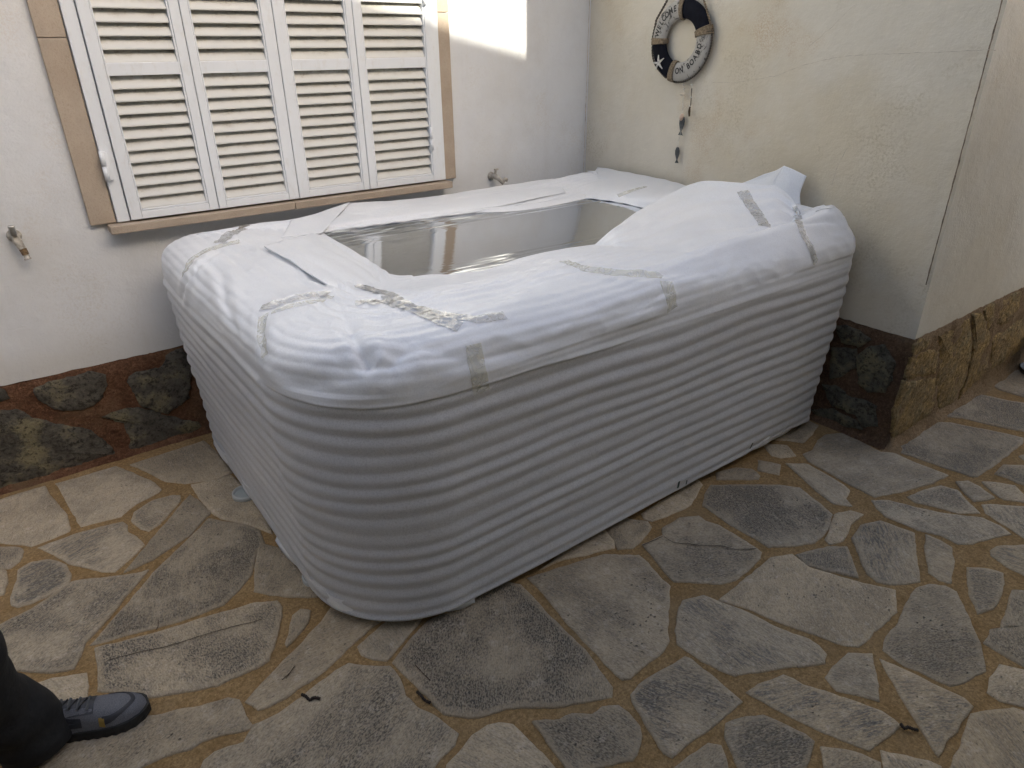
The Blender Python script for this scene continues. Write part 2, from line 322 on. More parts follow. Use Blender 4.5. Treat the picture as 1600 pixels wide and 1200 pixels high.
# paving: outlines traced from the photograph (pixel outlines laid on the ground plane), last numbers: speckle, streak, grey
PV = [
([(-30,795),(0,783),(72,762),(78,776),(92,794),(102,803),(110,825),(108,832),(50,854),(15,850),(-30,845)],.25,.1,.7),
([(88,757),(182,731),(200,739),(240,755),(251,766),(247,771),(212,788),(188,808),(128,823),(120,809),(113,797),(96,768)],.35,.1,.8),
([(205,728),(318,690),(350,720),(362,740),(335,750),(290,756),(262,753),(232,739)],.15,.2,.4),
([(212,802),(240,785),(270,776),(281,777),(280,785),(262,805),(250,820),(233,830),(222,827),(207,814)],.6,.3,.6),
([(297,776),(308,783),(328,803),(312,820),(295,838),(265,858),(240,875),(197,895),(212,877),(240,843)],.15,.2,.7),
([(62,857),(125,835),(192,818),(199,823),(200,833),(218,846),(224,853),(212,866),(195,880),(180,894),(160,893),(132,886),(113,882),(87,868)],.3,.9,.7),
([(299,760),(362,745),(410,790),(425,835),(390,822),(350,812),(333,803),(315,783)],.3,.2,.4),
([(-25,855),(30,857),(36,863),(30,878),(17,889),(-25,890)],.8,.6,.8),
([(30,892),(50,880),(78,877),(100,885),(109,898),(107,913),(82,928),(50,943),(30,949),(20,945),(21,932),(27,912)],.7,1,.9),
([(-15,893),(10,895),(11,912),(5,930),(-15,935)],.2,.2,.6),
([(-40,1000),(0,980),(50,955),(100,920),(115,911),(175,904),(220,897),(230,893),(200,928),(175,960),(152,985),(133,1004),(128,1025),(116,1045),(83,1052),(25,1048),(-10,1030),(-40,1030)],1,.5,.7),
([(327,812),(345,816),(372,820),(405,830),(412,850),(398,870),(392,898),(375,920),(350,945),(300,965),(240,982),(143,1008),(148,1003),(200,945),(240,898),(290,850),(312,828)],.9,.5,.7),
([(405,850),(440,860),(480,900),(520,930),(490,934),(460,934),(425,930),(400,925),(400,890)],.6,.3,.5),
([(150,1015),(250,990),(330,965),(400,945),(432,942),(439,952),(439,965),(434,985),(428,1005),(421,1022),(418,1032),(400,1045),(362,1060),(340,1071),(290,1081),(240,1090),(228,1088),(200,1082),(165,1082),(157,1080),(157,1060),(155,1038)],1,.3,.6),
([(50,1075),(82,1063),(133,1055),(137,1095),(108,1102),(60,1100)],.3,.2,.5),
([(150,1132),(235,1122),(312,1107),(357,1094),(372,1097),(382,1120),(394,1137),(380,1144),(350,1150),(312,1160),(295,1172),(275,1175),(225,1198),(180,1230),(80,1230),(60,1190),(100,1160)],.35,.1,.4),
([(485,957),(478,975),(462,998),(450,1010),(447,1005),(455,985),(458,965),(470,955)],.2,.2,.5),
([(525,943),(560,938),(605,958),(600,970),(573,988),(538,1019),(500,1053),(450,1088),(425,1102),(405,1108),(395,1102),(385,1097),(400,1080),(430,1050),(470,1010),(500,975)],.2,.2,.3),
([(562,1010),(590,987),(614,964),(660,962),(650,980),(632,998),(605,1032),(585,1031),(568,1024)],.3,.4,.7),
([(616,1037),(635,1010),(668,975),(700,958),(745,935),(790,912),(812,917),(830,934),(850,957),(885,992),(912,1017),(937,1052),(953,1074),(953,1090),(900,1100),(860,1106),(792,1105),(762,1117),(732,1121),(705,1117),(695,1115),(680,1102),(655,1075),(637,1057)],1,.1,.5),
([(547,1040),(568,1044),(607,1045),(625,1065),(632,1090),(650,1107),(675,1120),(713,1147),(707,1165),(678,1195),(660,1240),(300,1240),(322,1190),(337,1177),(382,1162),(400,1135),(437,1117),(475,1090),(525,1052)],.9,.1,.6),
([(762,1137),(780,1134),(800,1137),(812,1147),(830,1165),(865,1200),(885,1235),(690,1235),(703,1195),(740,1152)],.3,.8,.3),
([(834,1130),(875,1127),(897,1118),(925,1120),(940,1109),(965,1106),(980,1117),(997,1137),(1000,1152),(992,1180),(985,1189),(945,1195),(895,1212),(877,1187),(862,1167)],.7,.1,.6),
([(826,906),(900,882),(945,869),(998,870),(1012,882),(1030,904),(1045,918),(1044,945),(1041,982),(1044,1003),(1035,1017),(1020,1031),(1000,1044),(984,1060),(972,1062),(962,1055),(940,1030),(920,1008),(895,983),(875,960),(850,930)],.35,.3,.45),
([(845,892),(900,850),(945,830),(958,848),(957,858),(935,862),(880,876)],.2,.2,.2),
([(947,829),(980,813),(1012,818),(1016,826),(1003,843),(988,857),(966,858),(960,848)],.4,.2,.2),
([(1003,803),(1050,775),(1088,750),(1097,760),(1078,790),(1040,808),(1020,815),(1008,811)],.2,.1,.2),
([(1005,853),(1037,838),(1036,827),(1062,812),(1092,808),(1102,817),(1125,824),(1145,836),(1175,855),(1188,864),(1186,873),(1170,890),(1148,906),(1125,912),(1075,910),(1054,909),(1040,894),(1022,872)],.7,.3,.6),
([(1112,760),(1217,760),(1250,765),(1265,779),(1283,792),(1297,805),(1294,820),(1285,836),(1271,848),(1230,854),(1202,856),(1180,842),(1142,822),(1120,805),(1100,792),(1102,775)],1,.5,.9),
([(1120,741),(1150,734),(1175,736),(1186,745),(1183,750),(1122,751)],.2,.2,.4),
([(1185,721),(1218,728),(1216,743),(1186,736)],.2,.2,.7),
([(1193,696),(1229,699),(1242,714),(1220,716),(1207,713)],.2,.3,.5),
([(1215,677),(1259,657),(1277,667),(1268,680),(1254,693),(1230,689),(1197,688)],.2,.2,.5),
([(1256,711),(1272,704),(1278,690),(1291,681),(1315,679),(1340,690),(1375,708),(1392,709),(1430,725),(1480,744),(1456,755),(1412,768),(1366,777),(1327,757),(1297,740),(1266,723)],.2,.35,.9),
([(1228,726),(1263,728),(1293,745),(1318,760),(1325,768),(1320,780),(1330,791),(1302,788),(1288,778),(1256,750)],.2,.2,.8),
([(1393,705),(1426,684),(1462,662),(1487,663),(1560,677),(1598,686),(1595,694),(1569,714),(1547,731),(1526,745),(1517,745),(1470,729),(1424,713)],.5,.5,.8),
([(1476,652),(1503,633),(1526,617),(1562,625),(1600,632),(1640,642),(1640,684),(1600,675),(1562,668),(1508,655)],.8,.4,.8),
([(1544,599),(1559,589),(1572,581),(1640,572),(1640,634),(1600,622),(1562,610)],.15,.3,.6),
([(1420,778),(1442,768),(1469,762),(1494,768),(1511,786),(1529,803),(1497,803),(1460,792),(1431,786)],.8,.4,.8),
([(1495,755),(1512,754),(1529,763),(1551,779),(1521,785),(1507,770)],.3,.2,.8),
([(1535,755),(1556,756),(1584,761),(1598,775),(1620,786),(1600,785),(1567,781),(1552,770)],.2,.1,.5),
([(1555,742),(1569,729),(1600,729),(1640,732),(1640,772),(1600,759),(1573,748)],.7,.4,.5),
([(1592,714),(1640,706),(1640,722),(1600,720)],.2,.1,.3),
([(1536,791),(1546,790),(1600,794),(1640,797),(1640,858),(1600,841),(1573,823),(1541,804)],.5,1,.8),
([(1363,784),(1390,784),(1431,794),(1469,803),(1534,812),(1560,823),(1577,836),(1560,839),(1516,850),(1495,850),(1469,837),(1437,829),(1386,809),(1371,796)],.8,.5,1),
([(1345,824),(1375,817),(1427,836),(1428,845),(1430,871),(1436,910),(1397,915),(1371,910),(1354,897),(1345,871),(1332,843)],.2,1,.5),
([(1245,868),(1292,857),(1323,857),(1339,903),(1305,895),(1264,885)],.8,.6,.8),
([(1446,837),(1469,847),(1487,858),(1487,882),(1485,912),(1467,907),(1451,895),(1447,856)],.2,.7,.4),
([(1125,939),(1155,916),(1205,874),(1237,868),(1265,889),(1305,903),(1348,915),(1380,920),(1397,924),(1398,958),(1373,980),(1340,1011),(1319,1009),(1289,998),(1231,978),(1170,953)],.25,.15,.1),
([(1381,1017),(1384,1000),(1395,987),(1405,975),(1417,946),(1430,922),(1450,915),(1477,918),(1493,928),(1508,957),(1519,985),(1528,1005),(1535,1034),(1538,1048),(1522,1054),(1505,1066),(1484,1072),(1460,1061),(1414,1041)],.6,.4,.7),
([(1068,942),(1100,934),(1118,941),(1150,953),(1168,960),(1210,983),(1263,1002),(1278,1012),(1288,1024),(1286,1038),(1273,1040),(1230,1043),(1182,1050),(1148,1056),(1126,1048),(1082,1023),(1062,1008),(1057,987),(1062,952)],.3,.8,.7),
([(1070,1032),(1080,1036),(1116,1062),(1157,1099),(1138,1114),(1111,1136),(1080,1159),(1050,1182),(1037,1176),(1015,1140),(990,1097),(988,1086),(1008,1067),(1050,1042)],.8,1,.5),
([(1169,1085),(1188,1072),(1225,1059),(1240,1064),(1255,1074),(1300,1088),(1342,1102),(1375,1113),(1404,1135),(1379,1155),(1356,1173),(1310,1155),(1256,1130),(1207,1106)],.3,1,.1),
([(1134,1155),(1137,1133),(1167,1124),(1192,1122),(1220,1134),(1254,1149),(1271,1161),(1258,1197),(1240,1232),(1165,1232),(1147,1180)],.8,.6,.7),
([(1290,1059),(1313,1034),(1326,1024),(1360,1024),(1368,1062),(1372,1095),(1342,1087),(1307,1080)],.3,.3,.8),
([(1377,1033),(1430,1058),(1480,1083),(1506,1094),(1518,1106),(1504,1124),(1478,1160),(1466,1181),(1457,1170),(1433,1130),(1389,1057)],.3,.8,.1),
([(1544,1083),(1551,1062),(1563,1042),(1581,1047),(1640,1057),(1640,1110),(1600,1105),(1563,1095)],.5,.2,.5),
([(1519,1119),(1544,1114),(1581,1110),(1640,1127),(1640,1235),(1462,1235),(1486,1197),(1502,1163)],.2,.5,.0),
([(1537,1005),(1545,997),(1549,985),(1564,985),(1569,964),(1579,925),(1600,927),(1640,942),(1640,1043),(1600,1042),(1563,1022)],.8,.3,.6),
([(1512,890),(1536,890),(1566,899),(1567,915),(1559,937),(1552,953),(1527,960),(1514,928)],.7,.3,.6),
([(1549,862),(1557,856),(1600,854),(1640,862),(1640,928),(1600,900),(1573,886),(1551,870)],.3,.8,.2),
([(1284,1171),(1312,1174),(1345,1181),(1373,1193),(1376,1232),(1297,1232),(1289,1195)],.7,.6,.2),
([(1379,1178),(1405,1184),(1450,1192),(1467,1200),(1450,1240),(1390,1240),(1384,1200)],.4,.5,.2),
([(1080,1184),(1105,1166),(1124,1169),(1132,1187),(1138,1240),(1020,1240),(1035,1216)],.5,.2,.5),
([(1303,806),(1328,800),(1348,806),(1328,821),(1318,845),(1296,851),(1290,843),(1300,822)],.1,.1,.2),
]
def inset_ring(poly, d):
    n = len(poly); c = sum(poly, Vector((0, 0))) / n; out = []
    for i in range(n):
        p = poly[i]; a_ = poly[i - 1]; b = poly[(i + 1) % n]
        t = (b - a_); t = t.normalized() if t.length > 1e-6 else Vector((1, 0))
        nn = Vector((-t.y, t.x))
        q = p + nn * d; 
        lim = (p - c).length
        if (p - q).length > lim * .45: q = p + nn * lim * .45
        out.append(q)
    return out
def area(p): return .5 * sum(p[i - 1].x * p[i].y - p[i].x * p[i - 1].y for i in range(len(p)))
def roughen(poly, step, amp, seed):
    gc = sum(poly, Vector((0, 0))) / len(poly); grow = .0060
    out = []
    n = len(poly)
    for i in range(n):
        a_ = poly[i]; b = poly[(i + 1) % n]; L = (b - a_).length; k = max(1, int(L / step))
        for j in range(k):
            p = a_.lerp(b, j / k)
            g = noise.noise_vector(Vector((p.x * 26, p.y * 26, seed))) + noise.noise_vector(Vector((p.x * 70, p.y * 70, seed))) * .45
            out.append(p + (p - gc).normalized() * grow + Vector((g.x, g.y)) * amp)
    return out
def stone_mesh(name, poly, th, seed, domed=.0, step=.016, amp=.0042, rim=.022):
    # poly: 2D outline (Vector) about its own origin; returns mesh with skirt, bevelled edge and uneven top
    if area(poly) < 0: poly = poly[::-1]
    P = roughen(poly, step, amp, seed); n = len(P); c = sum(P, Vector((0, 0))) / n
    tow = lambda p, d_: p.lerp(c, min(.45, d_ / max(1e-5, (p - c).length)))
    k1 = [tow(p, .0035) for p in P]; k2 = [tow(p, rim) for p in P]; k3 = [c.lerp(p, .45) for p in k2]
    rings = [(P, -.006, 0), (P, th * .45, 0), (k1, th, .05), (k2, th + .0015 + domed * .6, .8), (k3, th + .001 + domed, 1)]
    vs = []; rimv = []
    for ring, z, rv in rings:
        for p in ring:
            dz = 0 if z < th * .9 else .0035 * noise.noise(Vector((p.x * 7, p.y * 7, seed)))
            vs.append((p.x, p.y, z + dz)); rimv.append(rv)
    vs.append((c.x, c.y, th + domed * 1.05)); rimv.append(1.)
    fs = [(a_ * n + i, a_ * n + (i + 1) % n, (a_ + 1) * n + (i + 1) % n, (a_ + 1) * n + i) for a_ in range(4) for i in range(n)]
    fs += [(4 * n + i, 4 * n + (i + 1) % n, 5 * n) for i in range(n)]
    me = bpy.data.meshes.new(name); me.from_pydata(vs, [], fs); me.update()
    me.polygons.foreach_set('use_smooth', [True] * len(me.polygons))
    at_ = me.attributes.new('rim', 'FLOAT', 'POINT'); at_.data.foreach_set('value', rimv)
    return me
stone_polys = []
def pave(poly2, spk, stk, grey, seed):
    c = sum(poly2, Vector((0, 0))) / len(poly2); loc = [p - c for p in poly2]
    me = stone_mesh('paving_stone', loc, .0065 + .003 * random.random(), seed); me.materials.append(M_pave)
    o = bpy.data.objects.new('paving_stone', me); C.objects.link(o); o.parent = patio; o.location = (c.x, c.y, 0)
    o.rotation_euler = (random.uniform(-.002, .002), random.uniform(-.002, .002), 0)
    o.color = (spk, stk, grey, 1)
for i, (pts, a_, b_, g_) in enumerate(PV):
    poly = [at(u, v, 2, 0).xy for u, v in pts]
    c = sum(poly, Vector((0, 0))) / len(poly)
    stone_polys.append(poly); pave(poly, a_, b_, g_ * .8, i * 3.7)
# the same crazy paving goes on outside the frame: cells cut around scattered points
pts = []
for _ in range(4000):
    p = Vector((random.uniform(-5.8, 3.2), random.uniform(-6.2, .1)))
    if all((p - q).length > .27 for q in pts): pts.append(p)
def clip(poly, a_, n_):
    out = []
    for i in range(len(poly)):
        p, q = poly[i], poly[(i + 1) % len(poly)]; dp = (p - a_).dot(n_); dq = (q - a_).dot(n_)
        if dp <= 0: out.append(p)
        if (dp < 0 < dq) or (dq < 0 < dp): out.append(p.lerp(q, dp / (dp - dq)))
    return out
for i, p in enumerate(pts):
    cell = [p + Vector((a_ * .6, b_ * .6)) for a_, b_ in ((-1, -1), (1, -1), (1, 1), (-1, 1))]
    for q in pts:
        if q is not p and (q - p).length < 1.1: cell = clip(cell, p + (q - p) * .5 - (q - p).normalized() * .012, q - p)
        if not cell: break
    if not cell or abs(area(cell)) < .006: continue
    cell = clip(cell, Vector((0, -.02)), Vector((0, 1)))
    if cell and p.x > -.05: cell = clip(cell, Vector((0, -2.06)), Vector((0, 1)))
    if len(cell) < 3: continue
    ok = True
    for q in cell + [p]:
        u, v, z = proj((q.x, q.y, 0))
        if z > 0 and -38 < u < 1638 and v < 1238: ok = False; break
    # hidden floor below and behind the tub stays bare
    if ok: pave(cell, random.random() * .9, random.random() * .8, random.random(), i * 1.3 + 400)

# ================================================================= walls
def sheet_wall(name, m, parent, org, ux, uz, W, H, nu, nv, nrm, amp=.004, edge=None, seed=0):
    vs = []; fs = []
    for j in range(nv + 1):
        for i in range(nu + 1):
            p = org + ux * (W * i / nu) + uz * (H * j / nv)
            dd = amp * (noise.noise(p * 1.7) + .5 * noise.noise(p * 5 + Vector((seed, 0, 0))))
            if j == 0: p = p + uz * (.006 * noise.noise(p * 13) + .004 * noise.noise(p * 40))
            if edge and (i == 0 and edge[0] or i == nu and edge[1] ): dd = 0
            vs.append(p + nrm * dd)
    for j in range(nv):
        for i in range(nu): a_ = j * (nu + 1) + i; fs.append((a_, a_ + 1, a_ + nu + 2, a_ + nu + 1))
    o = mesh_obj(name, vs, fs, m, parent, True); return o
X_, Y_, Z_ = Vector((1, 0, 0)), Vector((0, 1, 0)), Vector((0, 0, 1))
wallA = empty('house_wall', (0, 0, 0), 'white rendered house wall behind the tub holding the shuttered window over a dark stone base', 'wall')
core = MB().box((-7, .021, -.3), (.3, .5, 3.3)).build('wall_core', M_wallA, wallA)
sheet_wall('plaster', M_wallA, wallA, Vector((-7, 0, .442)), X_, Z_, 7, 2.86, 280, 110, -Y_)
# lip of the render over the plinth
cornerW = empty('house_corner', (0, 0, 0), 'cream rendered house corner on a rough stone base to the right of the tub', 'wall')
H2 = 4.4
MB().box((.022, -2.0, -.3), (5.5, .5, H2)).build('wall_core', M_wallC, cornerW)
sheet_wall('plaster', M_wallB, cornerW, Vector((0, 0, .517)), -Y_, Z_, 2.022, H2 - .52, 80, 150, -X_, edge=(0, 1))
sheet_wall('plaster', M_wallC, cornerW, Vector((0, -2.022, .517)), X_, Z_, 5.5, H2 - .52, 180, 150, -Y_, edge=(1, 0), seed=4)
# rough mortar ground of the plinths, slightly proud of the render
def plinth(name, m, parent, org, ux, L, H, nrm, off, seed):
    nu, nv = int(L / .018), int(H / .018); vs = []; fs = []
    for j in range(nv + 1):
        for i in range(nu + 1):
            p = org + ux * (L * i / nu) + Z_ * (H * j / nv)
            q = p * 9; dd = .006 * noise.noise(q) + .005 * noise.noise(q * 2.7) + .004 * noise.noise(q * 6)
            s_ = j / nv
            if i in (0, nu): dd = 0
            if s_ > .97: dd -= .012
            if s_ < .10: dd += .035 * (1 - s_ / .10) ** 1.6      # fillet of mortar running out on the floor
            e = Z_ * (.006 * noise.noise(p * 20)) if j == nv else Vector()
            vs.append(p + nrm * (off + dd) + e)
    for j in range(nv):
        for i in range(nu): a_ = j * (nu + 1) + i; fs.append((a_, a_ + 1, a_ + nu + 2, a_ + nu + 1))
    return mesh_obj(name, vs, fs, m, parent, True)
plA = plinth('plinth', M_redmortar, wallA, Vector((-7, 0, 0)), X_, 7, .447, -Y_, .004, 1)
plB = plinth('plinth', M_darkmortar, cornerW, Vector((0, 0, 0)), -Y_, 2.030, .520, -X_, .006, 2)
plC = plinth('plinth', M_ochremortar, cornerW, Vector((-.006, -2.022, 0)), X_, 5.5, .520, -Y_, .011, 3)
def rub(pts3, parent, nrm, ux, m, seed, th=.016):
    c = sum(pts3, Vector()) / len(pts3)
    loc = [Vector(((p - c).dot(ux), (p - c).z)) for p in pts3]
    me = stone_mesh('plinth_stone', loc, th, seed, .002, .010, .011, .012)
    rot = Matrix((ux, Z_, ux.cross(Z_))).transposed()
    if ux.cross(Z_).dot(nrm) < 0: raise ValueError
    for v in me.vertices:
        q = v.co; k = .004 * noise.noise(Vector((q.x * 16, q.y * 16, seed))) + .003 * noise.noise(Vector((q.x * 38, q.y * 38, seed))); 
        if q.z > .005: v.co.z += k
    me.materials.append(m)
    o = bpy.data.objects.new('plinth_stone', me); C.objects.link(o); o.parent = parent
    o.matrix_local = Matrix.Translation(c) @ rot.to_4x4()
RA = [[(55,607),(82,597),(140,582),(162,587),(167,600),(155,625),(125,640),(87,637),(60,625)],
[(200,595),(215,582),(250,577),(262,555),(287,547),(297,575),(295,620),(262,645),(225,635),(212,617)],
[(-30,642),(0,642),(30,640),(50,652),(87,665),(137,672),(162,690),(180,708),(150,720),(100,736),(50,749),(0,765),(-30,772)],
[(162,650),(200,640),(225,640),(262,650),(310,660),(316,672),(262,687),(220,702),(200,707),(205,685),(195,660)],
[(-30,607),(0,607),(10,612),(12,622),(0,627),(-30,628)]]
for i, p in enumerate(RA): rub([at(u, v, 1, -.006) for u, v in p], plA, -Y_, X_, M_rubA, i * 5.1, .006)
for i in range(14):      # further along, out of the frame
    x = -3.9 - (i // 2) * .42; z = .12 + .2 * (i % 2)
    rub([Vector((x + math.cos(t) * random.uniform(.13, .19), -.006, z + math.sin(t) * random.uniform(.065, .09))) for t in [k * PI / 4 for k in range(8)]], plA, -Y_, X_, M_rubA, 40 + i)
RB = [[(1307,509),(1327,509),(1349,523),(1359,532),(1341,540),(1314,533)],[(1341,560),(1357,544),(1383,539),(1397,565),(1394,587),(1383,611),(1357,613),(1341,595)],
[(1300,546),(1337,546),(1336,571),(1317,587),(1297,592)],[(1285,603),(1306,603),(1327,619),(1346,627),(1367,635),(1372,664),(1351,667),(1338,648),(1303,635)],
[(1269,641),(1303,640),(1335,656),(1347,671),(1320,664),(1280,652)]]
for i, p in enumerate(RB): rub([at(u, v, 0, -.008) for u, v in p], plB, -X_, -Y_, M_rubB, 70 + i * 4.1, .007)
RC = [[(1429,539),(1437,532),(1453,530),(1447,541),(1427,554)],[(1423,558),(1450,549),(1465,549),(1460,582),(1414,591)],[(1411,597),(1458,593),(1460,627),(1452,646),(1421,667),(1394,682),(1396,645)],
[(1466,528),(1490,514),(1513,499),(1516,530),(1515,560),(1503,600),(1488,628),(1466,638),(1462,600),(1469,549)],[(1518,495),(1531,488),(1545,528),(1542,578),(1517,600),(1495,625),(1508,590),(1519,550)],
[(1537,485),(1554,471),(1551,501),(1543,516)],[(1562,474),(1594,456),(1591,480),(1570,505),(1556,505)],[(1550,527),(1575,512),(1597,494),(1603,535),(1575,560),(1549,574)]]
for i, p in enumerate(RC): rub([at(u, v, 1, -2.03) for u, v in p], plC, -Y_, X_, M_rubC, 120 + i * 4.1, .004)
for i in range(12):
    x = 1.75 + (i // 2) * .42; z = .15 + .23 * (i % 2)
    rub([Vector((x + math.cos(t) * random.uniform(.13, .19), -2.03, z + math.sin(t) * random.uniform(.075, .1))) for t in [k * PI / 4 for k in range(8)]], plC, -Y_, X_, M_rubC, 190 + i)

MB().lathe([(.062, -.002), (.040, .012), (.018, .035), (.0001, .06)], 20, (.012, -2.035, 0)).build('mortar_fillet', M_ochremortar, plC, True)
def crack(name, pts3, nrm, w_, m, parent, jag=.004):
    P = []
    for a_, b in zip(pts3[:-1], pts3[1:]):
        k = max(2, int((b - a_).length / .012))
        P += [a_.lerp(b, j / k) for j in range(k)]
    P.append(pts3[-1]); vs = []; fs = []
    for i, p in enumerate(P):
        t = (P[min(i + 1, len(P) - 1)] - P[max(i - 1, 0)]).normalized(); s_ = nrm.cross(t)
        p = p + s_ * jag * (noise.noise(p * 30) + noise.noise(p * 90) * .5)
        ww = w_ * (.35 + .9 * abs(noise.noise(p * 25)) + .3)
        vs += [p + s_ * ww / 2 + nrm * .001, p - s_ * ww / 2 + nrm * .001]
    for i in range(len(P) - 1): fs.append((2 * i, 2 * i + 1, 2 * i + 3, 2 * i + 2))
    return mesh_obj(name, vs, fs, m, parent)
off = .0085
crack('hairline_crack', [at(u, v, 0, -off) for u, v in [(1113,129),(1150,129),(1210,119),(1262,100),(1310,89),(1345,86),(1400,84),(1480,81),(1556,78)]], -X_, .0014, M_crack2, cornerW, .003)
crack('hairline_crack', [at(u, v, 0, -off) for u, v in [(1300,290),(1310,255),(1320,238),(1330,225)]], -X_, .002, M_crack2, cornerW)
crack('hairline_crack', [at(u, v, 0, -off) for u, v in [(1262,75),(1300,42),(1335,8)]], -X_, .0014, M_crack2, cornerW)
crack('corner_crack', [Vector((-.0065, -2.010, z)) for z in (.75, 1.0, 1.4, 2.2, 3)], -X_, .0055, M_crack, cornerW, .0012)
crack('corner_crack', [Vector((-.02, -.007, z)) for z in (.7, 1.4, 2.2, 3)], -Y_, .0035, M_crack2, wallA, .002)

# ---- stone surround and sill (parts of the wall)
def px(u, v, y=0): return at(u, v, 1, y)
jl0, jl1, jr0, jr1 = -2.592, -2.503, -.985, -.921
ZT = 2.28
for x0, x1, zz in ((jl0, jl1, (1.006, 1.655, 2.30)), (jr0, jr1, (1.006, 1.76, 2.30))):
    for a_, b in zip(zz[:-1], zz[1:]): MB().box((x0, -.024, a_ + .001), (x1, .02, b - .001), .003).build('surround_stone', M_sand, wallA)
MB().box((jl0, -.024, ZT + .021), (jr1, .02, ZT + .10), .003).build('surround_stone', M_sand, wallA)
MB().box((-2.535, -.075, .972), (-1.80, .02, 1.003), .003).build('sill_stone', M_sand, wallA)
MB().box((-1.798, -.075, .972), (-.975, .02, 1.003), .003).build('sill_stone', M_sand, wallA)

# ---- the shutters
shut = empty('window_shutters', (0, 0, 0), 'white louvred folding shutters closed over the window, dusty slats, sun on the top right corner', 'shutters')
YF = -.034
fx0, fx1 = -2.499, -.989
fr = MB()
fr.box((fx0, YF, 1.008), (fx0 + .045, .02, ZT), .003).box((fx1 - .038, YF, 1.008), (fx1, .02, ZT), .003).box((fx0 + .046, YF, ZT - .04), (fx1 - .039, .02, ZT), .003)
fr.build('shutter_frame', M_shut, shut)
MB().box((fx0 + .046, .004, 1.006), (fx1 - .039, .012, ZT - .041)).build('dark_backing', M_gap, shut)
lx0, lx1 = fx0 + .047, fx1 - .040
# leaf boundaries from the photograph
b1 = px(340, 312, YF - .01).x; b2 = px(467, 300, YF - .01).x; b3 = px(578, 290, YF - .01).x
B = [lx0, b1, b2, b3, lx1]
SA = math.radians(58)
def slat_mesh(L):
    # curved-nose louvre blade: outer lower edge rounded, dust gathers along its upper half
    prof = [(-.0245, -.0012), (-.0245, .0012), (0, .0036), (.017, .0034), (.0235, .0028), (.0262, 0), (.0240, -.0026), (.017, -.0030), (0, -.0030)]
    vs = []; ds = []
    for x in (-L / 2, L / 2):
        for (s_, t) in [(q[0] * 1.1, q[1]) for q in prof]:
            # s runs from inner top (-) to outer bottom (+); outward is -Y, slat slopes down and out
            y = -(s_ * math.cos(SA) + t * math.sin(SA)); z = -s_ * math.sin(SA) + t * math.cos(SA)
            vs.append((x, y, z)); ds.append(max(0, min(1, .5 - s_ / .05)))
    n = len(prof); fs = [(i, (i + 1) % n, n + (i + 1) % n, n + i) for i in range(n)] + [tuple(range(n))[::-1], tuple(range(n, 2 * n))]
    me = bpy.data.meshes.new('slat'); me.from_pydata(vs, [], fs); me.update(); me.materials.append(M_slat)
    a_ = me.attributes.new('dust', 'FLOAT', 'POINT'); a_.data.foreach_set('value', ds); return me
RZ0, RZ1 = 1.530, 1.574          # middle rail
bot = 1.012
for k in range(4):
    x0 = B[k] + .0015; x1 = B[k + 1] - .0015; st = .036 if k in (0, 3) else .040
    sl_, sr_ = ((.040, .036), (.030, .046), (.046, .030), (.036, .036))[k]
    yf = YF - .012
    m_ = MB()
    m_.box((x0, yf, bot), (x0 + sl_, -.004, ZT - .044), .0025).box((x1 - sr_, yf, bot), (x1, -.004, ZT - .044), .0025)
    m_.box((x0 + sl_ + .0004, yf + .001, bot), (x1 - sr_ - .0004, -.004, bot + .030), .0025)
    m_.box((x0 + sl_ + .0004, yf + .001, ZT - .084), (x1 - sr_ - .0004, -.004, ZT - .044), .0025)
    m_.box((x0 + sl_ + .0004, yf + .004, RZ0), (x1 - sr_ - .0004, -.004, RZ1), .002)
    leaf = m_.build('shutter_leaf', M_shut, shut)
    # bead around the louvre field
    bd = MB(); i0, i1 = x0 + sl_ + .001, x1 - sr_ - .001
    bd.box((i0, yf + .003, bot + .031), (i0 + .006, -.006, ZT - .085), .001).box((i1 - .006, yf + .003, bot + .031), (i1, -.006, ZT - .085), .001).box((i0 + .0065, yf + .003, bot + .031), (i1 - .0065, -.006, bot + .038), .001)
    bd.build('bead', M_shut, leaf)
    L = i1 - i0 - .014; me = slat_mesh(L)
    for z0, z1, n_ in ((bot + .040, RZ0, 11), (RZ1, ZT - .086, 14)):
        for q in range(n_):
            o = bpy.data.objects.new('slat', me); C.objects.link(o); o.parent = leaf
            o.location = ((i0 + i1) / 2, yf + .022, z0 + (z1 - z0) * (q + .5) / n_)
            o.rotation_euler = (random.uniform(-.035, .035), random.uniform(-.002, .002), 0)
def hinge(x, z):
    h = MB().tube([(x, YF - .016, z), (x, YF - .016, z + .052)], .0085, 12).tube([(x, YF - .016, z + .054), (x, YF - .016, z + .108)], .0080, 12)
    h.box((x - .0, YF - .013, z + .002), (x + .020, YF + .002, z + .106), .001)
    h.build('hinge', M_shut, shut, True)
hl = px(168, 283, YF - .014); hinge(hl.x + .002, 1.135 if False else hl.z)
hr = px(676, 235, YF - .014); hinge(hr.x - .004, hr.z)
hr2 = px(664, 8, YF - .014); hinge(hr2.x - .002, hr2.z)
hinge(hl.x + .002, 1.98)

